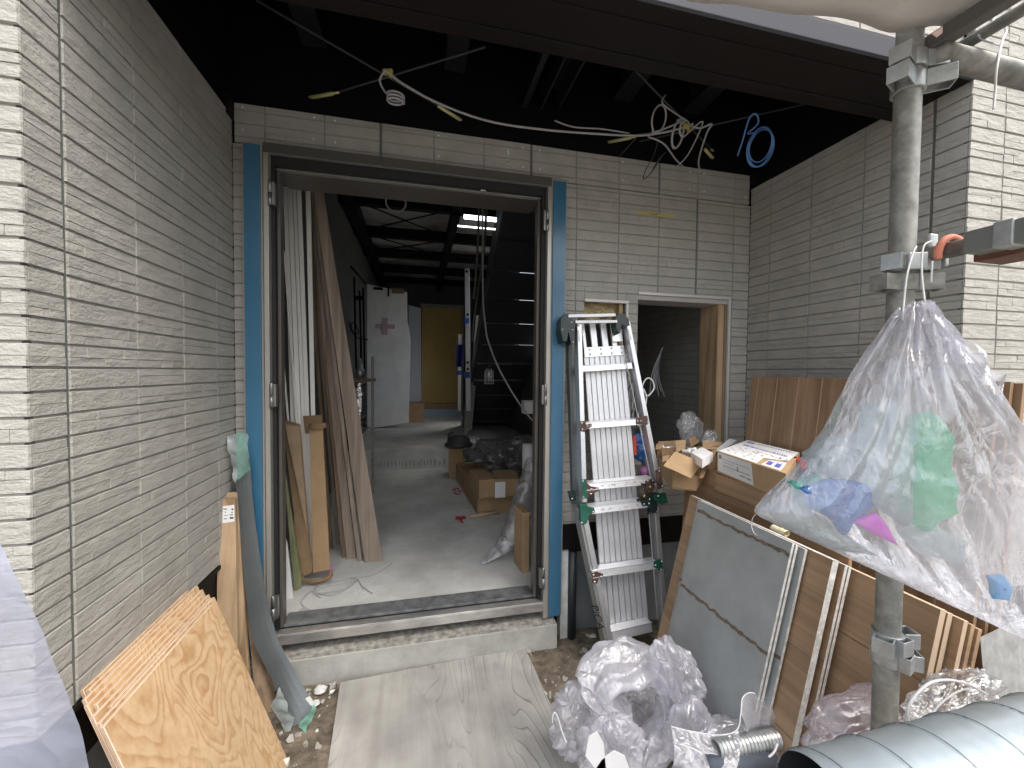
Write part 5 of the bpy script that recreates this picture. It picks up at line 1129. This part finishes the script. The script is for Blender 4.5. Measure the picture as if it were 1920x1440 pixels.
inner('white_wrapper', [(1690, 1000), (1740, 985), (1800, 1010), (1790, 1050), (1730, 1040)], .79, M['filmwhite'], 'pale wrapper right of the pink packet in the hanging bag', 'wrapper', .02, .01, 14, 12)
inner('green_film_fold', [(1440, 950), (1500, 945), (1580, 1000), (1640, 1040), (1560, 1030), (1470, 985)], .81, film('pale_green_polythene', (.50, .62, .56), .55, .3), 'pale green folded film along the bottom seam of the hanging bag', 'film scrap', .015, .008, 12, 14)

# ------------------------------------------------------------------ bags on the ground
def gp(px, py, z): return P(px, py, Z=z)
blob('rubbish_bag', P(1190, 1345, Y=1.40), ((.10, .0, 0), (0, .07, 0), (0, 0, .12)), M['film'], 'clear rubbish bag seen through the gaping mouth of the big open bag', amp=.04, f=9, seed=21, nu=130, nv=90)
blob('rubbish_bag', P(1272, 1262, Y=1.20), ((.085, .0, -.05), (0, .07, 0), (-.02, 0, .115)), M['film'], 'clear lavender rubbish bag slumped against the foot of the ladder', amp=.030, f=6, seed=1, nu=170, nv=110)
blob('rubbish_bag', P(1085, 1355, Y=1.30), ((.085, 0, .0), (0, .10, 0), (0, 0, .11)), M['film'], 'clear rubbish bag half under the big open one beside the grey plywood', amp=.035, f=7, seed=3, nu=130, nv=90)
# the big open bag: a twisted ring of film with a hollow
ringp = [(1118, 1285), (1145, 1252), (1195, 1245), (1235, 1258), (1250, 1290), (1248, 1350), (1222, 1400), (1190, 1408), (1165, 1370), (1140, 1330), (1118, 1300)]
rc = spline([P(x, y, Y=1.28-.10*(y-1210)/200) for x, y in ringp], 12, closed=True); nR = len(rc); rmid = sum(rc, Vector())/nR
def ring(u, v):
    i = v*(nR-1); k = int(i) % nR; c = rc[k].lerp(rc[(k+1) % nR], i-int(i)); a = u*2*math.pi
    rad = (c-rmid).normalized(); r_ = .046+.012*math.sin(v*9+1)+.010*noise.noise(Vector((v*7, 2, 1)))
    p = c+rad*math.cos(a)*r_+fwd*math.sin(a)*r_*1.3
    return p+(rad*math.cos(a)+fwd*math.sin(a))*(.016*tri(a*3/math.pi+1.8*noise.noise(Vector((v*5, 1, 2))))+.008*tri(a*7/math.pi+3*noise.noise(Vector((v*8, 4, a*.5))))+.015*crease(p, 8)+.004*crease(p, 30))
m_ = MB(); m_.grid(ring, 70, 240, closed=True); 
tag(m_.build('open_rubbish_bag', M['film']), 'big open lavender rubbish bag with gaping mouth in the lower middle', 'rubbish bag')
blob('rubbish_bag', P(1290, 1372, Y=1.12), ((.075, .0, 0), (0, .06, 0), (0, 0, .11)), M['film'], 'clear rubbish bag wedged between the big open bag and the hose bag', amp=.025, f=6, seed=31, nu=120, nv=80)
blob('rubbish_bag', P(1150, 1400, Y=1.14), ((.09, 0, 0), (0, .08, 0), (0, 0, .09)), M['film'], 'lower clear bag under the mouth of the big open bag, holding white papers', amp=.035, f=8, seed=6, nu=120, nv=80)
for pts, lab in (([(1104, 1382), (1120, 1372), (1132, 1395), (1136, 1440), (1118, 1444), (1098, 1418)], 'white torn paper piece at the left under the open bag'), ([(1128, 1425), (1152, 1408), (1172, 1418), (1190, 1470), (1120, 1480), (1118, 1440)], 'larger white paper piece at the bottom edge under the open bag')):
    m_ = MB(); m_.plate([P(x, y, Y=1.02) for x, y in pts], (0, .002, .001)); tag(m_.build('paper_piece', M['white']), lab, 'paper')
blob('rubbish_bag', P(1385, 1425, Y=1.05), ((.185, 0, -.02), (0, .10, 0), (0, 0, .115)), M['film'], 'open clear bag with corrugated hose inside, below the grey cement board', amp=.03, f=7, seed=9, nu=150, nv=100)
blob('rubbish_bag', P(1630, 1362, Y=.80), ((.19, 0, .01), (0, .07, 0), (0, 0, .085)), film('pinkish_polythene', (.62, .56, .62), .5, .25, 14, .5, .35), 'pinkish clear bag with white drawcord behind the spiral duct', amp=.022, f=7, seed=12, nu=150, nv=90)
blob('rubbish_bag', P(1790, 1318, Y=.68), ((.125, 0, .03), (0, .05, 0), (0, 0, .048)), M['film_d'], 'shiny clear bag just above the spiral duct at the right', amp=.022, f=9, seed=15, nu=120, nv=80, flat=False)
# flap and corrugated hose of the clear bag
rimp = [(1258, 1362, 1.0), (1300, 1372, .985), (1352, 1378, .975), (1382, 1368, .975), (1389, 1338, .99), (1393, 1308, 1.02), (1410, 1299, 1.04), (1440, 1312, 1.04), (1458, 1340, 1.02), (1466, 1390, .99), (1460, 1436, .97)]
rim_ = spline([P(x, y, Y=Y_) for x, y, Y_ in rimp], 8)
m_ = MB(); m_.tube(rim_, .0016, 8); tag(m_.build('rim_cord', M['cable_w']), 'white welted rim running round the mouth of the clear bag with the hose', 'cord')
m_ = MB(); m_.tube(spline([P(1262, 1392, Y=.97), P(1300, 1404, Y=.95), P(1330, 1424, Y=.94), P(1352, 1450, Y=.93)], 8), .002, 8); tag(m_.build('rim_cord', M['cable_w']), 'second lower white welt crossing the left side of the clear hose bag', 'cord')
def sheetgrid(top, bot, bow, seed, nu=50, nv=36):
    T_ = spline([P(x, y, Y=Y_) for x, y, Y_ in top], 12); B_ = spline([P(x, y, Y=Y_) for x, y, Y_ in bot], 12)
    def fn(u, v):
        i = u*(len(T_)-1); k = min(int(i), len(T_)-2); j = u*(len(B_)-1); k2 = min(int(j), len(B_)-2)
        p = T_[k].lerp(T_[k+1], i-k).lerp(B_[k2].lerp(B_[k2+1], j-k2), v)
        return p+Vector((0, -bow*math.sin(v*math.pi), 0))+Vector((.3, -1, .3))*.016*crease(p+Vector((seed, 0, 0)), 9)*math.sin(min(1, v*3)*math.pi/2)
    m_ = MB(); m_.grid(fn, nu, nv); return m_
tag(sheetgrid([(1389, 1338, .99), (1393, 1308, 1.02), (1415, 1300, 1.04), (1440, 1312, 1.04), (1458, 1340, 1.02), (1466, 1390, .99)], [(1392, 1382, 1.0), (1402, 1372, 1.02), (1420, 1370, 1.03), (1440, 1385, 1.03), (1462, 1410, 1.0), (1500, 1445, .98)], .03, 1).build('bag_flap', M['film']), 'curled clear plastic flap standing up above the corrugated hose', 'plastic film')
tag(sheetgrid([(1258, 1362, 1.0), (1300, 1372, .985), (1352, 1378, .975), (1385, 1368, .975)], [(1250, 1450, .93), (1290, 1462, .92), (1330, 1462, .91), (1352, 1455, .91)], .03, 4).build('film_side', M['film']), 'clear plastic side of the hose bag falling from its welted rim', 'plastic film')
h0, h1 = P(1340, 1406, Y=.95), P(1450, 1386, Y=.99); ax = (h1-h0); Lh = ax.length; ax.normalize(); prof = []
for k in range(17):
    t = k/16*Lh; prof += [(.022, t), (.027, t+Lh/64), (.027, t+Lh/32), (.022, t+Lh*3/64)]
m_ = MB(); m_.lathe(h0, prof, 22, ax); tag(m_.build('corrugated_hose', M['galv']), 'silver corrugated hose lying in the open clear bag', 'hose')
m_ = MB(); m_.tube([P(1325, 1432, Y=.93), P(1450, 1424, Y=.95)], .020, 20); tag(m_.build('grey_pipe', mat('slate_pipe', (.10, .12, .15), .4)), 'short slate grey pipe in front of the corrugated hose', 'pipe')
cable('drawcord', [P(1400, 1436, Y=.94), P(1415, 1428, Y=.94), P(1426, 1430, Y=.94), P(1428, 1440, Y=.94), P(1436, 1424, Y=.94), P(1450, 1412, Y=.94), P(1458, 1395, Y=.95)], .003, M['cable_w'], 'knotted white drawcord at the bottom edge beside the slate pipe', 'cord')
cable('drawcord', [P(1706, 1366, Y=.62), P(1702, 1330, Y=.62), P(1718, 1302, Y=.62), P(1745, 1280, Y=.62), P(1780, 1275, Y=.62), P(1818, 1284, Y=.62), P(1850, 1302, Y=.62)], .0028, M['cable_w'], 'white drawcord arching above the spiral duct', 'cord')
cable('drawcord', [P(1742, 1345, Y=.62), P(1765, 1318, Y=.62), P(1798, 1296, Y=.62), P(1835, 1288, Y=.62)], .0018, M['cable_w'], 'thinner white cord under the arching one above the duct', 'cord')
cable('drawcord', [P(1036, 1355, Y=1.2), P(1036, 1345, Y=1.2), P(1040, 1336, Y=1.2), P(1046, 1345, Y=1.2), P(1054, 1372, Y=1.19), P(1062, 1392, Y=1.18)], .0018, M['cable_w'], 'short white cord end curling over the right edge of the grey plywood', 'cord')
cable('drawcord', [P(1419, 962, X=1.15), P(1411, 972, X=1.15), P(1409, 985, X=1.15), P(1413, 998, X=1.15), P(1419, 1004, X=1.15)], .001, M['cable_w'], 'thin string loop hanging over the grey board from the big bag corner', 'cord')

# ------------------------------------------------------------------ things inside the hall
FZ = .262; RZ = .500
def leaner(name, top, bot, yt, yb, th, m, label, cat, group):
    a, b = [P(x, y, Y=yt) for x, y in top]; c, d = [P(x, y, Y=yb) for x, y in bot]
    m_ = MB(); m_.plate([a, b, d, c], (0, th, 0)); return tag(m_.build(name, m, bevel=.0008), label, cat, group)
pv_l = ['leftmost white plastic strip of the fan leaning inside the door', 'second white strip from the left inside the door', 'third white strip from the left inside the door', 'fourth white strip from the left, left of the brown gap', 'white strip standing almost upright, right of the others', 'short white strip low at the left inside the door jamb', 'white strip slanting steeply across the lower left of the fan']
for i, (t0, t1, b0, b1) in enumerate([(530, 538, 553, 562), (538, 546.5, 565, 574), (547.5, 554, 575, 582), (555, 563, 582, 589), (572, 581, 589, 596)]):
    leaner('white_strip', [(t0, 322), (t1, 322)], [(b0, 1040), (b1, 1040)], 2.62-.01*i, 2.62+.0*i, .012, M['pvc'], pv_l[i], 'plastic strip', 'white plastic strips leaning inside the door')
leaner('white_strip', [(531, 690), (533, 690)], [(556, 1040), (563, 1040)], 2.60, 2.62, .012, M['pvc'], pv_l[5], 'plastic strip', 'white plastic strips leaning inside the door')
leaner('white_strip', [(531, 470), (533, 470)], [(572, 1040), (579, 1040)], 2.585, 2.605, .012, M['pvc'], pv_l[6], 'plastic strip', 'white plastic strips leaning inside the door')
wl = ['front brown grey board, widest and nearest of those leaning inside the door', 'second brown grey board, just behind the widest one', 'third brown grey board in the fan inside the door', 'fourth brown grey board, darker, in the fan inside the door', 'fifth brown grey board in the fan inside the door', 'leftmost dark board of the brown fan, next to the carton sleeve']
for i, (t, b, y) in enumerate([((583, 600, 322), (684, 718, 1055), 2.70), ((578, 585, 322), (671, 679, 1053), 2.74), ((574, 582, 322), (650, 668, 1049), 2.78), ((572, 577, 322), (642, 649, 1046), 2.83), ((570, 575, 322), (630, 636, 1022), 2.95), ((566, 572, 322), (618, 624, 1030), 2.90)]):
    yb = P(b[0], b[2], Z=FZ).y; leaner('brown_board', [(t[0], t[2]), (t[1], t[2])], [(b[0], b[2]), (b[1], b[2])], yb-.10, yb, .014, M['walnut'] if i not in (3, 5) else M['lumber_d'], wl[i], 'board', 'brown boards leaning inside the door')
cs = empty('carton_sleeve', P(590, 1085, Z=FZ), 'tall torn brown cardboard sleeve holding the white strips', 'cardboard sleeve')
def sleeve(px, ys, m, nm='panel'):
    q = [P(x, y, Y=yy) for (x, y), yy in zip(px, ys)]; m_ = MB(); m_.plate(q, (0, .004, 0)); m_.build(nm, m, cs)
sleeve([(530, 786), (563, 796), (586, 1072), (565, 1084)], (2.56, 2.52, 2.52, 2.54), CA); sleeve([(534, 795), (561, 800), (584, 1050), (578, 1010)], (2.515, 2.50, 2.50, 2.51), mat('cardboard_light', (.44, .32, .21), .85, 0, (9, .86, 1.1)), 'folded_panel')
sleeve([(580, 797), (605, 803), (619, 1068), (587, 1074)], (2.50, 2.50, 2.51, 2.51), CA); sleeve([(568, 780), (603, 778), (606, 812), (572, 812)], (2.60, 2.60, 2.60, 2.60), CDk, 'back_panel')
rim = MB(); rim.grid(lambda u, v: P(596, 800, Y=2.50)+Vector((.045*math.cos(u*6.28), .02*math.sin(u*6.28)-.01, .03*(v-.3)))*(1+.25*noise.noise(Vector((u*5, v*3, 0)))), 24, 6, closed=True, smooth=False); rim.build('torn_rim', CDk, cs)
m_ = MB(); m_.tube(spline([P(566, 1079, Y=2.50), P(570, 1087, Y=2.48), P(594, 1090, Y=2.46), P(617, 1082, Y=2.47), P(620, 1070, Y=2.50)], 5), .011, 8); m_.build('torn_rim', CDk, cs)
leaner('olive_board', [(531, 880), (535, 895)], [(552, 1112), (566, 1098)], 2.42, 2.44, .02, M['greenboard'], 'olive green edged board leaning left inside the door', 'board', None)
leaner('white_offcut', [(531, 1000), (538, 1020)], [(531, 1162), (550, 1128)], 2.34, 2.36, .012, M['white'], 'white triangular offcut at the bottom left inside the door', 'offcut', None)
cd_pts = [(625, 1078), (600, 1095), (587, 1108), (610, 1100), (650, 1092), (668, 1088), (650, 1104), (620, 1116), (588, 1110), (600, 1120), (585, 1108), (568, 1122), (566, 1134), (590, 1148), (620, 1155), (655, 1160)]
def floorline(pts, z=FZ+.006): return [P(x, y, Z=z+.002*(i % 3)) for i, (x, y) in enumerate(pts)]
cable('floor_cable', floorline(cd_pts), .0035, M['cable'], 'tangled grey cable lying on the concrete just inside the door')
cable('floor_cable', floorline([(620, 1092), (645, 1085), (660, 1082), (672, 1088), (680, 1100), (698, 1112)]), .003, M['cable'], 'grey cable end reaching right towards the dust patch')
cable('floor_cable', floorline([(587, 1108), (600, 1112), (640, 1106), (655, 1098), (658, 1090), (662, 1083), (700, 1078), (735, 1056)]), .0025, M['cable'], 'thin cable stretched right towards the foot of the widest board')
m_ = MB(); q = [P(612, 1084, Z=FZ+.01), P(618, 1062, Z=FZ+.03), P(628, 1062, Z=FZ+.03), P(620, 1082, Z=FZ+.01)]; m_.plate(q, (0, 0, .003)); tag(m_.build('pink_tape', mat('pink_tape', (.62, .30, .62), .6)), 'pink tape flag tied to the cable by the carton sleeve', 'tape')
m_ = MB(); q = [P(560, 1145, Z=FZ+.01), P(571, 1138, Z=FZ+.012), P(579, 1142, Z=FZ+.01), P(572, 1150, Z=FZ+.008)]; m_.plate(q, (0, 0, .002)); tag(m_.build('tape_piece', M['cable']), 'small grey tape piece on the floor by the tangled cable', 'tape')
dm = MB(); rg = random.Random(8)
for k in range(260):
    r_ = abs(rg.gauss(0, 1)); a = rg.uniform(0, 6.28); c = P(685+rg.gauss(0, 24), 1108+rg.gauss(0, 12), Z=FZ+.0008); s_ = rg.uniform(.0005, .0022); dm.obox(c, (s_, 0, 0), (0, s_, 0), (0, 0, .0006))
o = dm.build('plaster_dust', M['white']); o['kind'] = 'stuff'; tag(o, 'white plaster dust scattered on the hall floor by the cable', 'dust')
# far left wrapped door leaf, boards, boiler
def slab(name, px, Y_, th, m, label, cat, bevel=.003):
    q = [P(x, y, Y=Y_) for x, y in px]; m_ = MB(); m_.plate(q, (0, th, 0)); return tag(m_.build(name, m, bevel=bevel), label, cat)
wd = slab('wrapped_door', [(686, 532), (763, 548), (764, 600), (770, 640), (766, 792), (703, 802), (684, 800)], 7.3, .06, M['wrap'], 'tall white wrapped door leaf marked with a faded pink cross', 'wrapped door')
pc = MB(); c = P(722, 612, Y=7.295)
for (w_, h_, yy) in ((.16, .038, 7.290), (.042, .145, 7.287)): pc.box((c.x-w_, yy, c.z-h_), (c.x+w_, 7.2985, c.z+h_)); 
o = pc.build('pink_cross', mat('pink_mark', (.55, .40, .48), .7)); wc = o.matrix_basis.translation.copy(); o.parent = wd; o.location = wc-Vector(wd.location)
pt = MB()
for (x0, y0, x1, y1, m2) in ((700, 538, 718, 544, 0), (727, 536, 730, 556, 0), (734, 540, 758, 551, 1)):
    a = P(x0, y0, Y=7.292); b = P(x1, y1, Y=7.292); pt.box((a.x, 7.285, b.z), (b.x, 7.293, a.z), m2)
pt.build('corner_tape', [M['black'], mat('brown_tape', (.22, .17, .11), .6)]).parent = None
o = bpy.data.objects['corner_tape']; wc = Vector(o.location); o.parent = wd; o.location = wc-Vector(wd.location)
sb3 = slab('pale_panel', [(766, 572), (789, 578), (790, 752), (767, 757)], 8.6, .04, mat('pale_blue_panel', (.66, .72, .80), .6), 'narrow pale blue panel between the wrapped door and the yellow door', 'panel')
for px, lab in (([(767, 757), (795, 752), (795, 784), (767, 786)], 'flat brown carton on the raised floor left of the far step'),):
    a = P(px[0][0], px[0][1], Y=8.0); b = P(px[2][0], px[2][1], Y=8.0); m_ = MB(); m_.box((a.x, 8.0, RZ+.001), (b.x, 8.5, a.z)); tag(m_.build('flat_carton', CA, bevel=.003), lab, 'carton')
bl = empty('foil_wrapped_tank', P(680, 830, Z=FZ), 'foil wrapped cylinder on a small rack left in the hall', 'tank')
c = P(672, 760, Y=4.3); m_ = MB(); m_.grid(lambda u, v: Vector((c.x, 4.3, lerp(P(672, 800, Y=4.3).z, P(672, 718, Y=4.3).z, v)))+Vector((math.cos(u*6.28), math.sin(u*6.28), 0))*(.075+.006*ridge(Vector((u*6, v*9, 1)), 1, 2)), 40, 30, closed=True); m_.build('foil_drum', M['foil'], bl)
zt1 = P(672, 715, Y=4.3).z; m_ = MB(); m_.box((c.x-.10, 4.2, zt1), (c.x+.16, 4.4, zt1+.03)); m_.build('shelf', M['lumber_d'], bl)
m_ = MB(); m_.lathe((c.x+.02, 4.26, zt1+.03), [(0, 0), (.045, 0), (.045, .09), (.03, .10), (.03, .14), (.015, .16), (.015, .2), (0, .2)], 20); m_.build('valve', M['galv'], bl)
m_ = MB(); m_.box((c.x+.13, 4.22, FZ+.0), (c.x+.155, 4.25, zt1+.25)); m_.box((c.x-.02, 4.22, FZ), (c.x+.0, 4.25, P(672, 800, Y=4.3).z)); m_.build('rack_post', M['galv_worn'], bl)
pb = MB()
for (x0, y0, x1, y1) in ((664, 520, 668, 700), (674, 545, 678, 700), (681, 540, 684, 700)): pb.tube([P(x0, y0, Y=5.4), P(x1, y1, Y=5.4)], .012, 8)
pb.tube([P(658, 500, Y=5.2), P(686, 532, Y=5.6)], .012, 8); pb.box(tuple(P(668, 563, Y=5.45)), tuple(P(680, 555, Y=5.35)))
tag(pb.build('black_pipes', M['black']), 'black vertical pipes on the left hall wall before the wrapped door', 'pipes')
cable('wall_wire', [P(655, 604, Y=5.0), P(660, 622, Y=5.0), P(672, 625, Y=5.0), P(666, 606, Y=5.0), P(658, 610, Y=5.0), P(668, 632, Y=5.0), P(690, 637, Y=5.0)], .006, M['black'], 'black wire curl sticking out from the left hall wall', 'wire')
cable('ceiling_coil', loop(P(742, 378, Y=3.3), .075, .07, 18, 0, 2.3, (1, .0, .0), .01)+[P(745, 358, Y=3.3)], .006, M['cable'], 'grey cable coil hanging from the hall ceiling inside the door', n=3)
# inner stepladder
il = empty('tall_inner_ladder', P(877, 806, Z=RZ), 'tall narrow aluminium ladder with blue tape standing in the hall', 'ladder')
def ib(p, q, wd, Y0, Y1, m, nm):
    m_ = MB(); m_.bar(P(*p, Y=Y0), P(*q, Y=Y1), wd, .05, (0, 1, 0)); return m_.build(nm, m, il, bevel=.003)
r_ = ib((875.5, 503), (878, 770), .070, 6.0, 6.0, M['alu'], 'rail'); ib((877, 770), (874, 812), .07, 6.0, 6.0, M['galv_worn'], 'rail')
ib((862, 627), (861, 770), .05, 6.3, 6.3, M['alu'], 'rail'); ib((897, 592), (880, 806), .075, 6.15, 6.05, M['galv_worn'], 'rail')
for (x0, y0, x1, y1, Y_, wdt) in ((871.5, 596, 880, 606, 5.96, 0), (872, 697, 881, 709, 5.96, 0), (884, 697, 893, 709, 6.0, 0), (857, 695, 866, 703, 6.25, 0)):
    a = P(x0, y0, Y=Y_); b = P(x1, y1, Y=Y_); m_ = MB(); m_.box((a.x, Y_, b.z), (b.x, Y_+.10, a.z)); m_.build('blue_tape', M['bluetape'], il)
hb_ = MB()
for (x, y) in ((875, 509), (877, 590), (877, 680), (877, 692)): hb_.lathe(P(x, y, Y=5.97), [(0, .004), (.016, .004), (.018, 0)], 12, (0, -1, 0))
hb_.build('bolt', M['black'], il)
a = P(855, 646, Y=6.2); b = P(869, 688, Y=6.2); m_ = MB(); m_.grid(lambda u, v: Vector((lerp(a.x, b.x, u), 6.18+.02*math.sin(u*5+v), lerp(a.z, b.z, v))), 12, 12); tag(m_.build('navy_cloth', M['navy']), 'dark navy cloth hung over the left rail of the inner ladder', 'cloth')
# hanging lead and lamp
cable('lamp_cable', [P(905, 352, Y=3.4), P(905, 470, Y=3.4), P(906, 560, Y=3.4), P(911, 618, Y=3.4), P(917, 645, Y=3.38), P(935, 690, Y=3.36), P(960, 735, Y=3.32), P(985, 772, Y=3.28), P(1000, 790, Y=3.25)], .0075, M['cable'], 'grey cable dropping from the ceiling slot and looping right behind the lamp')
cable('hanging_lead', [P(898, 352, Y=3.6), P(897, 430, Y=3.6), P(892, 520, Y=3.6), P(888, 560, Y=3.6)], .010, mat('mid_grey_lead', (.14, .14, .14), .5), 'dark grey lead hanging left of the pale lamp cable')
cable('hanging_lead', [P(913, 352, Y=3.7), P(909, 450, Y=3.7), P(900, 520, Y=3.7), P(889, 600, Y=3.7), P(886, 640, Y=3.7)], .012, mat('mid_grey_lead2', (.10, .10, .10), .5), 'thicker dark lead slanting down beside the inner ladder')
lp_ = empty('work_lamp', P(917, 720, Y=3.38), 'caged glass work lamp hanging before the black stair', 'work lamp'); c = P(917, 703, Y=3.38)
m_ = MB(); m_.lathe(c+Vector((0, 0, -.055)), [(.012, .0), (.028, .012), (.033, .05), (.022, .09), (.014, .10)], 20); m_.build('glass', film('lamp_glass', (.7, .7, .68), .6, .15, 5, .1, .6), lp_)
m_ = MB(); m_.lathe(c+Vector((0, 0, .045)), [(.014, 0), (.018, .0), (.018, .04), (.008, .06), (.008, .09)], 16); m_.build('socket', M['rubber'], lp_)
m_ = MB()
for k in range(10): t = k*math.pi/5; m_.tube([c+Vector((.038*math.cos(t), .038*math.sin(t), -.075)), c+Vector((.038*math.cos(t), .038*math.sin(t), .03)), c+Vector((.015*math.cos(t), .015*math.sin(t), .055))], .0018, 6)
for z in (-.075, -.045, -.015, .015): m_.tube([c+Vector((.038*math.cos(t*.3), .038*math.sin(t*.3), z)) for t in range(21)], .0018, 6, closed=True)
m_.build('cage', M['cable'], lp_)
# clutter at the right of the hall
def fbox(name, x0, x1, y0, y1, z0, z1, m, label, cat='carton', rot=0, group=None):
    m_ = MB(); c = Vector(((x0+x1)/2, (y0+y1)/2, (z0+z1)/2)); cr, sr = math.cos(rot), math.sin(rot)
    m_.obox(c, Vector((cr, sr, 0))*(x1-x0)/2, Vector((-sr, cr, 0))*(y1-y0)/2, (0, 0, (z1-z0)/2)); return tag(m_.build(name, m, bevel=.003), label, cat, group)
fbox('long_carton', .46, .88, 3.42, 4.66, FZ+.002, .44, CA, 'long low brown carton on the hall floor, bottom of the pile', rot=.06)
cc = fbox('small_carton', .47, .63, 3.30, 3.66, .445, .60, CA, 'small brown carton on the left end of the long one', rot=.12)
cc2 = fbox('small_carton', .64, .86, 3.28, 3.60, .45, .60, CA, 'small carton with a white label, right of its twin on the long one', rot=-.12)
a = P(928, 904, Y=3.27); b = P(947, 932, Y=3.27); m_ = MB(); m_.box((a.x, 3.262, b.z), (b.x, 3.266, a.z)); o = m_.build('label', M['white']); wc = Vector(o.location); o.parent = cc2; o.location = wc-Vector(cc2.location); 
fbox('upright_carton', .35, .53, 4.66, 4.86, FZ+.002, .62, CA, 'upright brown carton against the raised floor edge under the black lid', rot=-.1)
m_ = MB(); c = Vector((.46, 4.74, .622)); m_.lathe(c, [(0, 0), (.16, 0), (.165, .03), (.14, .045), (.13, .09), (.09, .12), (.03, .13), (0, .13)], 28); m_.tube([c+Vector((-.12, -.05, .08)), c+Vector((-.12, -.07, .16)), c+Vector((-.07, -.07, .18))], .012, 8); tag(m_.build('vacuum_head', mat('dark_machine', (.05, .05, .05), .45)), 'dark round machine lid standing on the upright carton', 'machine')
m_ = MB(); p0, p1 = P(880, 969, Z=FZ+.02), P(932, 960, Z=FZ+.03); m_.tube([p0, p1], .013, 12); hb1 = tag(m_.build('wooden_handle', mat('pale_wood', (.55, .42, .26), .6)), 'pale wooden stick with a red taped end on the hall floor', 'stick')
m_ = MB(); m_.tube([P(854, 971, Z=FZ+.02), P(873, 970, Z=FZ+.02)], .012, 10); m_.tube([P(860, 971, Z=FZ+.02), P(867, 979, Z=FZ+.01)], .009, 8); o = m_.build('red_end', mat('red_tape', (.35, .03, .04), .5)); wc = Vector(o.location); o.parent = hb1; o.location = wc-Vector(hb1.location)
m_ = MB(); c = P(857, 921, Z=FZ+.01)
for k in range(7): t = k*.9; m_.obox(c+Vector((.03*math.cos(t), .10*math.sin(t), 0)), (.022*math.cos(t*2), .03*math.sin(t*2), 0), (-.006*math.sin(t*2), .006*math.cos(t*2), 0), (0, 0, .003))
tag(m_.build('red_tape_scrap', mat('red_tape2', (.38, .08, .10), .5)), 'crumpled red tape scrap on the hall floor left of the cartons', 'tape')
fd = film('dusty_polythene', (.30, .31, .31), .45, .22, 18, .6, .35)
blob('dark_rubbish_bag', Vector((.88, 4.30, .62)), ((.36, 0, 0), (0, .36, 0), (0, 0, .15)), fd, 'dusty dark plastic bag heaped on top of the hall cartons', amp=.09, f=3, seed=4, nu=110, nv=70, flat=False)
blob('dark_rubbish_bag', Vector((1.0, 3.75, .72)), ((.18, 0, 0), (0, .25, 0), (0, 0, .17)), fd, 'dusty plastic bag at the right of the heap, near the door jamb', amp=.06, f=4, seed=8, nu=100, nv=60, flat=False)
fr_ = film('clear_dusty', (.55, .57, .58), .40, .2, 14, .6, .4)
def hallbag(u, v):
    cpts = [(905, 1052, .012), (925, 1035, .04), (950, 1015, .075), (970, 985, .10), (978, 950, .105), (983, 915, .095), (990, 880, .07), (995, 850, .045)]
    return None
cb_ = spline([P(903, 1057, Y=2.52), P(925, 1040, Y=2.54), P(950, 1018, Y=2.56), P(968, 985, Y=2.58), P(980, 940, Y=2.60), P(988, 900, Y=2.60), P(996, 862, Y=2.60)], 8); rr_ = [.006, .035, .062, .078, .070, .052, .03]
def hbag(u, v):
    i = v*(len(cb_)-1); k = min(int(i), len(cb_)-2); c = cb_[k].lerp(cb_[k+1], i-k); j = v*6; kk = min(int(j), 5); r_ = lerp(rr_[kk], rr_[kk+1], j-kk); a = u*6.2832
    p = c+Vector((math.cos(a)*r_, math.sin(a)*r_*.8, math.sin(a)*r_*.5)); p = p+Vector((math.cos(a), math.sin(a), 0))*.022*crease(p, 7)
    p.z = max(p.z, FZ+.003); return p
m_ = MB(); m_.grid(hbag, 90, 110, closed=True); tag(m_.build('long_clear_bag', fr_), 'long clear plastic bag slumped on the floor inside the right door jamb', 'plastic bag')
fbox('leaning_carton', .615, .66, 2.36, 2.52, FZ+.002, .64, CA, 'brown carton piece with white label just inside the right door jamb', rot=.1)
m_ = MB(); c = P(991, 858, Y=3.1); m_.lathe(c-Vector((0, 0, .09)), [(0, 0), (.05, 0), (.05, .2), (0, .2)], 24); tag(m_.build('white_roll', M['white']), 'white paper roll standing behind the clear bag by the right jamb', 'roll')
m_ = MB(); a = P(983, 752, Y=3.3); m_.box((a.x, 3.3, a.z-.11), (a.x+.12, 3.4, a.z)); tag(m_.build('white_box', M['pvc'], bevel=.004), 'small white box hanging at the right edge of the doorway before the stair', 'box')
m_ = MB(); a = P(871, 812, Y=5.6); b = P(893, 820, Y=5.6); m_.box((a.x, 5.6, RZ+.002), (b.x+.05, 5.85, RZ+.05)); tag(m_.build('white_offcut_block', M['wrap'], bevel=.003), 'white block on the raised floor at the foot of the stair', 'block')
